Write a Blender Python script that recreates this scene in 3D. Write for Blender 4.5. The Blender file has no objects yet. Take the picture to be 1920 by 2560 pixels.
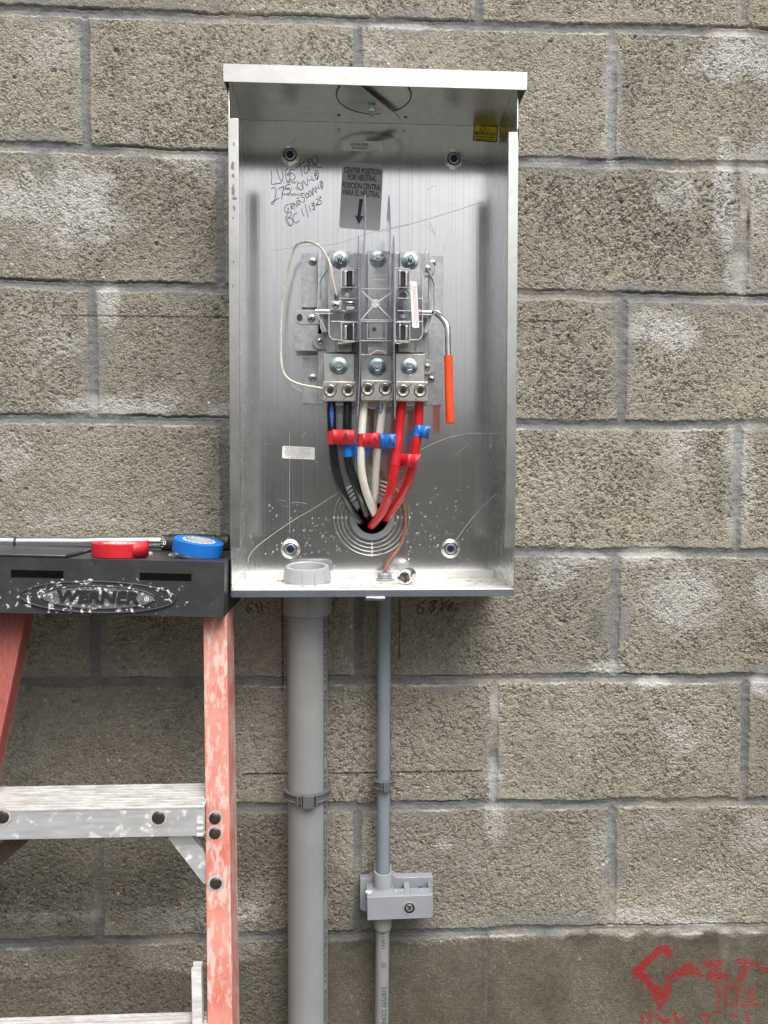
import bpy, bmesh, math, random
import numpy as np
from mathutils import Vector, Matrix
random.seed(7)
SC = bpy.context.scene
COL = SC.collection
ZG = 2.59                      # height of the measuring origin above the ground

# ------------------------------------------------------------------ camera
PITCH, YAW, ROLL = 0.03370821761778959, -0.049347440027186815, -0.001976238471772305
CAM = Vector((0.38773975, -1.19906241, -0.70950545 + ZG))
FPX = 1923.0
def _rot(a, b, c):
    ca, sa, cb, sb, cc, sc = math.cos(a), math.sin(a), math.cos(b), math.sin(b), math.cos(c), math.sin(c)
    Rz = np.array([[cb, sb, 0], [-sb, cb, 0], [0, 0, 1.]])
    B = np.array([[1, 0, 0], [0, 0, -1], [0, 1, 0.]])
    Rp = np.array([[1, 0, 0], [0, ca, -sa], [0, sa, ca]])
    Rr = np.array([[cc, sc, 0], [-sc, cc, 0], [0, 0, 1.]])
    return Rr @ Rp @ B @ Rz
RM = _rot(PITCH, YAW, ROLL)
cd = bpy.data.cameras.new('camera'); cam = bpy.data.objects.new('camera', cd); COL.objects.link(cam)
m3 = Matrix((RM[0], -RM[1], -RM[2])).transposed()
cam.matrix_world = Matrix.Translation(CAM) @ m3.to_4x4()
cd.sensor_fit = 'VERTICAL'; cd.sensor_height = 36; cd.lens = FPX / 2560 * 36
cd.clip_start = 0.02; cd.clip_end = 500
SC.camera = cam
def P(u, v, Y):                # photo pixel + real depth -> point in the place
    d = np.array([(u - 960) / FPX, (v - 1280) / FPX, 1.0])
    w = RM.T @ d
    t = (Y - CAM.y) / w[1]
    return Vector((CAM.x + t * w[0], Y, CAM.z + t * w[2]))
def S(x, y, Y): return P(680 + x / 3.456, 560 + y / 3.456, Y)      # socket close-up
def Q5(x, y, Y): return P(780 + x / 4.879, 850 + y / 4.879, Y)
def Q6(x, y, Y): return P(780 + x / 4.879, 1100 + y / 4.879, Y)
def Q1(x, y, Y): return P(540 + x / 3.95, 130 + y / 3.95, Y)
def Q2(x, y, Y): return P(940 + x / 3.95, 130 + y / 3.95, Y)
def L1(x, y, Y): return P(x / 2.676, 1300 + y / 2.676, Y)

# ------------------------------------------------------------------ light
SUN_EL, SUN_AZ = math.radians(58), math.radians(22)   # azimuth to the right of straight out from the wall
w = bpy.data.worlds.new('World'); SC.world = w; w.use_nodes = True
nt = w.node_tree; nt.nodes.clear()
sky = nt.nodes.new('ShaderNodeTexSky'); sky.sky_type = 'NISHITA'; sky.sun_disc = False
sdir = Vector((math.sin(SUN_AZ) * math.cos(SUN_EL), -math.cos(SUN_AZ) * math.cos(SUN_EL), math.sin(SUN_EL)))
sky.sun_elevation = SUN_EL; sky.sun_rotation = math.atan2(sdir.x, sdir.y)
sky.air_density = 1.0; sky.dust_density = 8.0; sky.ozone_density = 1.0
hs = nt.nodes.new('ShaderNodeHueSaturation'); hs.inputs['Saturation'].default_value = 0.15
bg = nt.nodes.new('ShaderNodeBackground'); bg.inputs['Strength'].default_value = 0.125
wo = nt.nodes.new('ShaderNodeOutputWorld')
# cloud cover: brighter overhead than near the horizon, with soft cloud structure
tcw = nt.nodes.new('ShaderNodeTexCoord'); sxw = nt.nodes.new('ShaderNodeSeparateXYZ'); nt.links.new(tcw.outputs['Generated'], sxw.inputs[0])
cn = nt.nodes.new('ShaderNodeTexNoise'); cn.inputs['Scale'].default_value = 2.2; cn.inputs['Detail'].default_value = 4; nt.links.new(tcw.outputs['Generated'], cn.inputs['Vector'])
m1 = nt.nodes.new('ShaderNodeMath'); m1.operation = 'MULTIPLY_ADD'; m1.inputs[1].default_value = 1.75; m1.inputs[2].default_value = .50; nt.links.new(sxw.outputs[2], m1.inputs[0])
m2 = nt.nodes.new('ShaderNodeMath'); m2.operation = 'MULTIPLY_ADD'; m2.inputs[1].default_value = .9; m2.inputs[2].default_value = .55; nt.links.new(cn.outputs['Fac'], m2.inputs[0])
m3_ = nt.nodes.new('ShaderNodeMath'); m3_.operation = 'MULTIPLY'; nt.links.new(m1.outputs[0], m3_.inputs[0]); nt.links.new(m2.outputs[0], m3_.inputs[1])
vm = nt.nodes.new('ShaderNodeVectorMath'); vm.operation = 'SCALE'; nt.links.new(hs.outputs[0], vm.inputs[0]); nt.links.new(m3_.outputs[0], vm.inputs['Scale'])
nt.links.new(sky.outputs[0], hs.inputs['Color']); nt.links.new(vm.outputs[0], bg.inputs[0]); nt.links.new(bg.outputs[0], wo.inputs[0])
ld = bpy.data.lights.new('sun', 'SUN'); ld.energy = 2.2; ld.angle = math.radians(36); ld.color = (1, 0.97, 0.92)
lo = bpy.data.objects.new('sun', ld); COL.objects.link(lo)
lo.rotation_euler = (-sdir).to_track_quat('-Z', 'Y').to_euler()
SC.view_settings.view_transform = 'Standard'; SC.view_settings.look = 'None'
SC.view_settings.gamma = 1; SC.view_settings.exposure = -0.05
SC.cycles.max_bounces = 10; SC.cycles.transparent_max_bounces = 24

# ------------------------------------------------------------------ materials
class N:
    def __init__(s, name):
        s.m = bpy.data.materials.new(name); s.m.use_nodes = True; s.t = s.m.node_tree; s.t.nodes.clear()
        s.out = s.t.nodes.new('ShaderNodeOutputMaterial'); s.b = s.t.nodes.new('ShaderNodeBsdfPrincipled')
        s.t.links.new(s.b.outputs[0], s.out.inputs[0]); s._tc = None
    def n(s, typ, **kw):
        o = s.t.nodes.new('ShaderNode' + typ)
        for k, v in kw.items():
            if k.startswith('_'): o.inputs[k[1:].replace('_', ' ')].default_value = v
            else: setattr(o, k, v)
        return o
    def l(s, a, b): s.t.links.new(a, b)
    def tc(s, scale=(1, 1, 1), rot=(0, 0, 0)):
        if s._tc is None: s._tc = s.n('NewGeometry')
        mp = s.n('Mapping'); mp.inputs['Scale'].default_value = scale; mp.inputs['Rotation'].default_value = rot
        s.l(s._tc.outputs['Position'], mp.inputs['Vector']); return mp.outputs[0]
    def noise(s, scale, vec=None, detail=3, rough=.55, dist=0):
        o = s.n('TexNoise', _Scale=scale, _Detail=detail, _Roughness=rough, _Distortion=dist)
        s.l(vec if vec is not None else s.tc(), o.inputs['Vector']); return o.outputs['Fac']
    def ramp(s, f, a, b, ca=(0, 0, 0, 1), cb=(1, 1, 1, 1)):
        o = s.n('ValToRGB'); e = o.color_ramp.elements
        e[0].position = a; e[1].position = b; e[0].color = ca if len(ca) == 4 else (*ca, 1); e[1].color = cb if len(cb) == 4 else (*cb, 1)
        s.l(f, o.inputs[0]); return o.outputs[0]
    def mix(s, f, a, b, blend='MIX'):
        o = s.n('Mix', data_type='RGBA', blend_type=blend)
        for i, x in ((0, f), (6, a), (7, b)):
            if isinstance(x, (int, float)): o.inputs[i].default_value = x
            elif isinstance(x, tuple): o.inputs[i].default_value = x if len(x) == 4 else (*x, 1)
            else: s.l(x, o.inputs[i])
        return o.outputs[2]
    def math(s, op, a, b=0.0, clamp=False):
        o = s.n('Math', operation=op, use_clamp=clamp)
        for i, x in ((0, a), (1, b)):
            if isinstance(x, (int, float)): o.inputs[i].default_value = x
            else: s.l(x, o.inputs[i])
        return o.outputs[0]
    def bump(s, h, strength=.3, dist=.001, prev=None):
        o = s.n('Bump'); o.inputs['Strength'].default_value = strength; o.inputs['Distance'].default_value = dist
        s.l(h, o.inputs['Height'])
        if prev is not None: s.l(prev, o.inputs['Normal'])
        return o.outputs[0]
    def set(s, k, v):
        if isinstance(v, (int, float)): s.b.inputs[k].default_value = v
        elif isinstance(v, tuple): s.b.inputs[k].default_value = (*v, 1) if len(v) == 3 else v
        else: s.l(v, s.b.inputs[k])

def plain(name, col, rough=.5, metal=0, var=.12, nscale=60, bump=.0, bscale=900, spec=.5, coat=0):
    a = N(name)
    c2 = tuple(x * (1 - var) for x in col); c3 = tuple(min(1, x * (1 + var)) for x in col)
    f = a.noise(nscale, detail=4)
    a.set('Base Color', a.mix(a.ramp(f, .3, .7), c2, c3)); a.set('Metallic', metal)
    r = a.math('MULTIPLY_ADD', a.noise(nscale * 2.3), .25); a.t.nodes[-1]
    a.b.inputs['Roughness'].default_value = rough
    rr = a.n('MapRange'); rr.inputs[3].default_value = max(0.02, rough - .07); rr.inputs[4].default_value = min(1, rough + .07)
    a.l(f, rr.inputs[0]); a.set('Roughness', rr.outputs[0])
    a.set('Specular IOR Level', spec)
    if coat: a.set('Coat Weight', coat); a.set('Coat Roughness', .1)
    if bump: a.set('Normal', a.bump(a.noise(bscale, detail=2), bump, .0005))
    return a.m

def alu(name, col=(.8, .8, .79), rough=.2, sx=700, sz=5, dirty=.0, bump=.12, wav=.35, sy=700, diff=0.0, mot=0.0):
    a = N(name)
    st = a.noise(1, a.tc((sx, sy, sz)), detail=2)
    st2 = a.noise(1, a.tc((sx * .25, sy * .25, sz * .6)), detail=2)
    big = a.noise(9, detail=3); sm = a.noise(38, detail=5, rough=.65)
    c = a.mix(a.ramp(st, .3, .7), tuple(x * .90 for x in col), col)
    if mot:
        vz = a.n('TexVoronoi', _Scale=170.0); a.l(a.tc(), vz.inputs['Vector']); sz_ = a.n('SeparateColor'); a.l(vz.outputs['Color'], sz_.inputs[0])
        c = a.mix(a.math('MULTIPLY', a.mix(.5, sz_.outputs[0], a.ramp(sm, .35, .65)), mot), c, tuple(x * .52 for x in col))
    if dirty:
        c = a.mix(a.math('MULTIPLY', a.ramp(sm, .5, .72), dirty), c, (.42, .40, .37))
    a.set('Base Color', c); a.set('Metallic', 1.0 - diff)
    mr = a.n('MapRange'); mr.inputs[3].default_value = rough * .8; mr.inputs[4].default_value = rough * 1.35
    a.l(sm, mr.inputs[0]); a.set('Roughness', mr.outputs[0])
    nb = a.bump(st, bump, .0003); nb = a.bump(st2, bump, .0006, nb); nb = a.bump(big, wav, .004, nb)
    a.set('Normal', nb)
    return a.m

M = {}
M['alu'] = alu('brushed_aluminium', (.86, .875, .89), rough=.15, sx=420, sy=420, sz=2.5, bump=.22, wav=.07, diff=.05)
M['alu_side'] = alu('aluminium_side', rough=.25, sx=60, sy=60, sz=60, wav=.2, bump=.05)
M['alu_rough'] = alu('mill_aluminium', (.66, .66, .64), .30, 90, 90, dirty=.35, sy=90, wav=.2)
M['alu_dirty'] = alu('dirty_aluminium', (.80, .79, .76), .40, 60, 60, dirty=.75, sy=60, diff=.45)
M['alulip'] = alu('weathered_aluminium', (.43, .43, .425), .42, 40, 90, dirty=.5, sy=40, wav=.3)
M['lip'] = alu('aluminium_blue_reflection', (.62, .66, .76), .30, 60, 90, dirty=.3, sy=60)  # blue tint paints a reflection onto the enclosure's front lip
M['galv'] = alu('galvanised_steel', (.66, .68, .70), .36, 120, 60, dirty=.2, sy=120, wav=.15, mot=.8)
M['lug'] = alu('cast_aluminium_lug', (.62, .62, .60), .36, 200, 120, dirty=.25, sy=200, wav=.1, bump=.2, mot=.7)
M['recess'] = plain('shaded_recess', (.030, .024, .018), .8, 0, .3, 200, spec=.15)  # dark colour stands in for shade inside hex holes and thread gaps
M['oldscrew'] = plain('tarnished_steel', (.50, .47, .42), .35, 1, .25, 300)
M['zinc'] = plain('blue_zinc_steel', (.56, .68, .72), .22, 1, .15, 120)
M['screw'] = plain('steel_screw', (.62, .61, .58), .28, 1, .2, 200)
M['chrome'] = plain('chrome', (.80, .80, .80), .10, 1, .05, 50)
M['satin'] = plain('satin_chrome', (.70, .70, .71), .20, 1, .06, 50)
M['gap'] = plain('gap_shade', (.05, .05, .055), .5, 0, .3, 200)  # dark colour painting the shade in the gap around mounting washers
M['dark'] = plain('dark_gap', (.012, .012, .012), .7, 0, .2, 50)
M['blackmetal'] = plain('brown_rivet', (.075, .055, .045), .38, .6, .4, 300)
M['scratch'] = plain('bright_scratch', (.80, .80, .77), .55, 1, .3, 60)
M['ringmetal'] = plain('pressed_metal', (.62, .62, .60), .30, 1, .15, 90)
M['scratchdark'] = plain('dark_scratch', (.20, .20, .19), .5, 1, .05, 60)
M['pvcsmall'] = plain('bluish_grey_pvc', (.18, .20, .23), .40, 0, .08, 25, .1, 700)
M['pvc'] = plain('grey_pvc', (.215, .22, .222), .42, 0, .10, 25, .15, 700)
M['pvc2'] = plain('light_grey_pvc', (.245, .258, .28), .38, 0, .06, 40, .05, 900)
M['pvclight'] = plain('pale_grey_pvc', (.31, .32, .325), .35, 0, .05, 40)
def m_pvc():
    a = N('scuffed_grey_pvc'); n = a.noise(14, detail=4); sc_ = a.noise(1, a.tc((160, 160, 30)), detail=5, rough=.7); st = a.noise(1, a.tc((22, 22, 3)), detail=4)
    c = a.mix(a.ramp(n, .3, .7), (.200, .205, .207), (.240, .244, .246)); c = a.mix(a.math('MULTIPLY', a.ramp(st, .56, .74), .5), c, (.27, .245, .205))
    c = a.mix(a.math('MULTIPLY', a.ramp(sc_, .66, .72), .6), c, (.42, .42, .41)); a.set('Base Color', c)
    a.set('Roughness', a.mix(a.ramp(sc_, .5, .7), (.38, .38, .38), (.6, .6, .6))); a.set('Normal', a.bump(sc_, .12, .0004)); return a.m
M['pvc'] = m_pvc()
M['pvcdark'] = plain('grey_strap_plastic', (.095, .097, .10), .45, 0, .1, 60)
M['greyblock'] = plain('grey_insulator', (.40, .405, .42), .42, .0, .1, 60, .1)
M['black_ins'] = plain('black_insulation', (.010, .010, .012), .17, 0, .2, 150, .08, 260)
M['white_ins'] = plain('white_insulation', (.66, .63, .57), .30, 0, .09, 70, .06, 260)
M['red_ins'] = plain('red_insulation', (.52, .014, .018), .24, 0, .08, 80, .06, 260)
M['wirewhite'] = plain('thin_white_insulation', (.60, .57, .50), .4, 0, .1, 80)
M['copper'] = plain('aged_copper', (.30, .145, .10), .5, .6, .25, 180, .1)
M['red_tape'] = plain('red_vinyl_tape', (.52, .012, .022), .48, 0, .07, 90, .10, 180)
M['blue_tape'] = plain('blue_vinyl_tape', (.006, .15, .54), .45, 0, .07, 90, .10, 180)
M['orange'] = plain('orange_vinyl_grip', (.82, .075, .02), .32, 0, .05, 40, .04)
M['ink'] = plain('black_ink', (.02, .018, .022), .5)
M['inkgrey'] = plain('faded_ink', (.19, .18, .17), .6)
M['inkpipe'] = plain('pipe_print', (.07, .075, .085), .55)
M['markblue'] = plain('blue_mark', (.03, .09, .45), .4)
M['redprint'] = plain('red_print', (.62, .25, .20), .6)
M['label_grey'] = plain('silver_label', (.50, .51, .535), .5, 0, .04, 30)
M['label_pale'] = plain('pale_label', (.92, .92, .92), .6, 0, .04, 30)
M['label_white'] = plain('white_label', (.78, .77, .78), .4, 0, .04, 30)
M['label_yellow'] = plain('yellow_label', (.72, .56, .02), .4, 0, .05, 30)
M['rubber'] = plain('black_grip_plastic', (.022, .022, .024), .42, 0, .2, 80, .25, 1500)
M['cardcore'] = plain('tape_core', (.62, .58, .54), .6, 0, .12, 90)

def m_clear():
    a = N('clear_polycarbonate'); t = a.t
    tr = a.n('BsdfTransparent'); tr.inputs[0].default_value = (.985, .985, .99, 1)
    gl = a.n('BsdfGlossy'); gl.inputs['Roughness'].default_value = .06; gl.inputs[0].default_value = (.95, .95, 1, 1)
    df = a.n('BsdfDiffuse'); df.inputs[0].default_value = (.75, .75, .80, 1)
    fr = a.n('Fresnel'); fr.inputs[0].default_value = 1.45
    a.l(a.bump(a.noise(90, detail=1), .3, .0015), fr.inputs['Normal'])
    a.l(a.bump(a.noise(90, detail=1), .25, .0015), gl.inputs['Normal'])
    m1 = a.n('MixShader'); m1.inputs[0].default_value = .03; a.l(tr.outputs[0], m1.inputs[1]); a.l(df.outputs[0], m1.inputs[2])
    m2 = a.n('MixShader'); a.l(fr.outputs[0], m2.inputs[0]); a.l(m1.outputs[0], m2.inputs[1]); a.l(gl.outputs[0], m2.inputs[2])
    a.l(m2.outputs[0], a.out.inputs[0]); return a.m
M['clear'] = m_clear()
def m_rim():
    a = N('clear_rim_highlight'); a.set('Base Color', (.80, .80, .83)); a.set('Roughness', .12); a.set('Alpha', .55); return a.m  # moulded rims and ribs, with their highlights painted in as white
M['rim'] = m_rim()
def m_edge():
    a = N('clear_plastic_edge'); a.set('Base Color', (.30, .29, .37)); a.set('Roughness', .12)
    a.set('Alpha', .72); return a.m
M['edge'] = m_edge()
def m_drop():
    a = N('water'); a.set('Base Color', (1, 1, 1)); a.set('Roughness', .0); a.set('Transmission Weight', 1.0); a.set('IOR', 1.33); return a.m
    gl = a.n('BsdfGlossy'); gl.inputs['Roughness'].default_value = .02
    tr = a.n('BsdfTransparent'); tr.inputs[0].default_value = (.8, .8, .8, 1); fr = a.n('Fresnel'); fr.inputs[0].default_value = 1.7
    m = a.n('MixShader'); a.l(fr.outputs[0], m.inputs[0]); a.l(tr.outputs[0], m.inputs[1]); a.l(gl.outputs[0], m.inputs[2])
    a.l(m.outputs[0], a.out.inputs[0]); return a.m
M['water'] = m_drop()

def m_wall():
    a = N('concrete_block')
    at = a.n('VertexColor', layer_name='mask'); s1 = a.n('SeparateColor'); a.l(at.outputs[0], s1.inputs[0])
    at2 = a.n('VertexColor', layer_name='mask2'); s2 = a.n('SeparateColor'); a.l(at2.outputs[0], s2.inputs[0])
    mortar, eff, dark = s1.outputs; red, black, yel = s2.outputs
    smooth = at.outputs['Alpha']
    big = a.noise(7, detail=4); med = a.noise(60, detail=4, rough=.6); fine = a.noise(420, detail=3, rough=.6); fine2 = a.noise(900, detail=2)
    block = a.mix(a.ramp(big, .3, .7), (.235, .218, .183), (.300, .282, .243))
    block = a.mix(a.math('MULTIPLY', a.ramp(med, .4, .75), .5), block, (.30, .28, .235))
    gr = a.mix(a.ramp(fine, .32, .68), (.72, .71, .70), (1.30, 1.29, 1.26))
    block = a.mix(1.0, block, gr, 'MULTIPLY')
    vg = a.n('TexVoronoi', _Scale=250.0); a.l(a.tc(), vg.inputs['Vector']); sg = a.n('SeparateColor'); a.l(vg.outputs['Color'], sg.inputs[0])
    block = a.mix(1.0, block, a.mix(sg.outputs[0], (.84, .84, .85), (1.17, 1.16, 1.14)), 'MULTIPLY')
    block = a.mix(1.0, block, a.mix(at2.outputs['Alpha'], (.86, .87, .87), (1.12, 1.11, 1.09)), 'MULTIPLY')
    # sparse pale and ochre pebbles
    vo = a.n('TexVoronoi', _Scale=55.0); a.l(a.tc(), vo.inputs['Vector'])
    peb = a.math('MULTIPLY', a.math('LESS_THAN', vo.outputs['Distance'], .11), a.ramp(a.noise(23), .52, .6))
    block = a.mix(peb, block, (.62, .56, .42))
    mt = a.mix(a.ramp(a.noise(1, a.tc((40, 40, 130)), detail=4), .3, .7), (.125, .128, .130), (.195, .195, .192))
    mt = a.mix(1.0, mt, a.mix(a.ramp(fine, .3, .7), (.85, .85, .85), (1.15, 1.15, 1.15)), 'MULTIPLY')
    c = a.mix(mortar, block, mt)
    c = a.mix(a.math('MULTIPLY', yel, .5), c, (.40, .35, .25))
    ef = a.ramp(a.math('ADD', a.math('MULTIPLY', eff, .75), a.math('MULTIPLY', a.math('SUBTRACT', a.noise(110, detail=6, rough=.75), .5), .8)), .08, .85)
    c = a.mix(a.math('MULTIPLY', ef, .78), c, (.55, .545, .53))
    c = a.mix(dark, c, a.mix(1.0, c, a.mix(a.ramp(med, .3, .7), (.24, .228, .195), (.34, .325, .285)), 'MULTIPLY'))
    rd = a.math('MULTIPLY', red, a.ramp(a.noise(230, detail=4, rough=.7), .25, .50))
    c = a.mix(rd, c, (.25, .012, .016))
    bk = a.math('MULTIPLY', black, a.ramp(a.noise(300, detail=3), .3, .5))
    c = a.mix(bk, c, (.03, .02, .02))
    a.set('Base Color', c)
    a.set('Roughness', .9); a.set('Specular IOR Level', .25)
    v2 = a.n('TexVoronoi', _Scale=330.0, feature='F1'); v2.inputs['Randomness'].default_value = 1
    wv = a.n('VectorMath', operation='ADD'); nn = a.n('TexNoise', _Scale=200.0); a.l(a.tc(), nn.inputs['Vector'])
    sc = a.n('VectorMath', operation='SCALE'); a.l(nn.outputs['Color'], sc.inputs[0]); sc.inputs['Scale'].default_value = .004
    a.l(a.tc(), wv.inputs[0]); a.l(sc.outputs[0], wv.inputs[1]); a.l(wv.outputs[0], v2.inputs['Vector'])
    rough = a.math('SUBTRACT', 1.0, smooth, True)
    h = a.math('MULTIPLY', a.math('SUBTRACT', fine, a.math('MULTIPLY', v2.outputs['Distance'], .8)), a.math('MULTIPLY_ADD', rough, .8))
    a.t.nodes[-1]
    a.set('Normal', a.bump(h, .8, .0018))
    return a.m
M['wall'] = m_wall()

def m_redrail():
    a = N('worn_red_fibreglass')
    st = a.noise(1, a.tc((110, 110, 38)), detail=6, rough=.65); nb = a.noise(9, detail=2)
    vert = a.noise(1, a.tc((500, 500, 8)), detail=2)
    base = a.mix(a.ramp(vert, .3, .7), (.47, .12, .09), (.56, .18, .135))
    base = a.mix(a.ramp(a.noise(16), .35, .65), base, (.58, .25, .20))
    worn = a.ramp(a.math('ADD', st, a.math('MULTIPLY', a.math('SUBTRACT', nb, .5), .45)), .49, .58)
    c = a.mix(a.math('MULTIPLY', worn, .68), base, (.58, .49, .45)); c = a.mix(a.math('MULTIPLY', a.ramp(a.noise(85, detail=5, rough=.7), .58, .66), .6), c, (.40, .32, .29))
    a.set('Base Color', c); a.set('Roughness', .55)
    a.set('Normal', a.bump(st, .35, .0008)); return a.m
M['redrail'] = m_redrail()
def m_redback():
    a = N('shaded_red_fibreglass'); vert = a.noise(1, a.tc((500, 500, 8)), detail=3)  # darker copy of the rail red, painting in the shade on the left rail
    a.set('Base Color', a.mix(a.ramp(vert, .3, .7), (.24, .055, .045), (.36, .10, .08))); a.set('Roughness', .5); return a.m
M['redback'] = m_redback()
def m_step():
    a = N('paint_spotted_aluminium')
    n1 = a.noise(70, detail=5, rough=.65); n2 = a.noise(1, a.tc((25, 200, 200)), detail=4)
    c = a.mix(a.ramp(n2, .3, .7), (.66, .67, .70), (.86, .87, .89))
    pt = a.ramp(n1, .56, .66)
    a.set('Base Color', a.mix(a.math('MULTIPLY', pt, .7), c, (.80, .78, .76)))
    a.set('Metallic', a.math('SUBTRACT', .75, a.math('MULTIPLY', pt, .6)))
    a.set('Roughness', .45); a.set('Normal', a.bump(n1, .2, .0005)); return a.m
M['step'] = m_step()
def m_tread():
    a = N('dirty_tread'); n1 = a.noise(1, a.tc((30, 120, 120)), detail=6, rough=.7); n2 = a.noise(1, a.tc((12, 60, 60)), detail=4)
    c = a.mix(a.ramp(n1, .42, .72), (.58, .57, .56), (.30, .28, .265)); c = a.mix(a.ramp(n2, .5, .75), c, (.46, .44, .42))
    a.set('Base Color', c); a.set('Roughness', .6); a.set('Metallic', .25); return a.m
M['tread'] = m_tread()

def m_cap(cx, cy, cz, ang):
    a = N('paint_splattered_black_plastic')
    mp = a.n('Mapping'); g = a.n('NewGeometry'); a.l(g.outputs['Position'], mp.inputs['Vector'])
    mp.vector_type = 'TEXTURE'; mp.inputs['Location'].default_value = (cx, cy, cz); mp.inputs['Rotation'].default_value = (0, ang, 0)
    sx = a.n('SeparateXYZ'); a.l(mp.outputs[0], sx.inputs[0])
    ex = a.math('DIVIDE', sx.outputs[0], .100); ez = a.math('DIVIDE', sx.outputs[2], .020)
    r = a.math('SQRT', a.math('ADD', a.math('MULTIPLY', ex, ex), a.math('MULTIPLY', ez, ez)))
    near = a.math('SUBTRACT', 1.0, a.math('MULTIPLY', a.math('ABSOLUTE', a.math('SUBTRACT', r, .85)), 1.15), True)
    nz = a.noise(120, detail=4, rough=.55, dist=.6); nf = a.noise(500, detail=2)
    lum = a.math('ADD', a.math('ADD', nz, a.math('MULTIPLY', near, .185)), a.math('MULTIPLY', a.math('SUBTRACT', nf, .5), .10))
    pt = a.math('MULTIPLY', a.ramp(lum, .755, .770), a.math('LESS_THAN', sx.outputs[1], .0035))
    dust = a.ramp(a.noise(30, detail=5, rough=.7), .45, .8)
    bc = a.mix(a.math('MULTIPLY', dust, .5), (.030, .031, .034), (.085, .085, .088))
    a.set('Base Color', a.mix(pt, bc, (.56, .55, .52))); a.set('Roughness', a.mix(pt, (.42, .42, .42), (.7, .7, .7)))
    a.set('Normal', a.bump(a.math('ADD', a.math('MULTIPLY', pt, 1.0), a.math('MULTIPLY', nf, .15)), .5, .0006)); return a.m

def m_ground():
    a = N('worn_concrete_ground'); n1 = a.noise(1.2, detail=6); n2 = a.noise(40, detail=4)
    c = a.mix(a.ramp(n1, .3, .7), (.10, .095, .085), (.17, .165, .15)); c = a.mix(a.ramp(n2, .4, .7), c, (.13, .13, .115))
    a.set('Base Color', c); a.set('Roughness', .85); return a.m
M['ground'] = m_ground()
M['stucco'] = plain('stucco', (.24, .24, .215), .9, 0, .2, 2, .3, 60)

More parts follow.
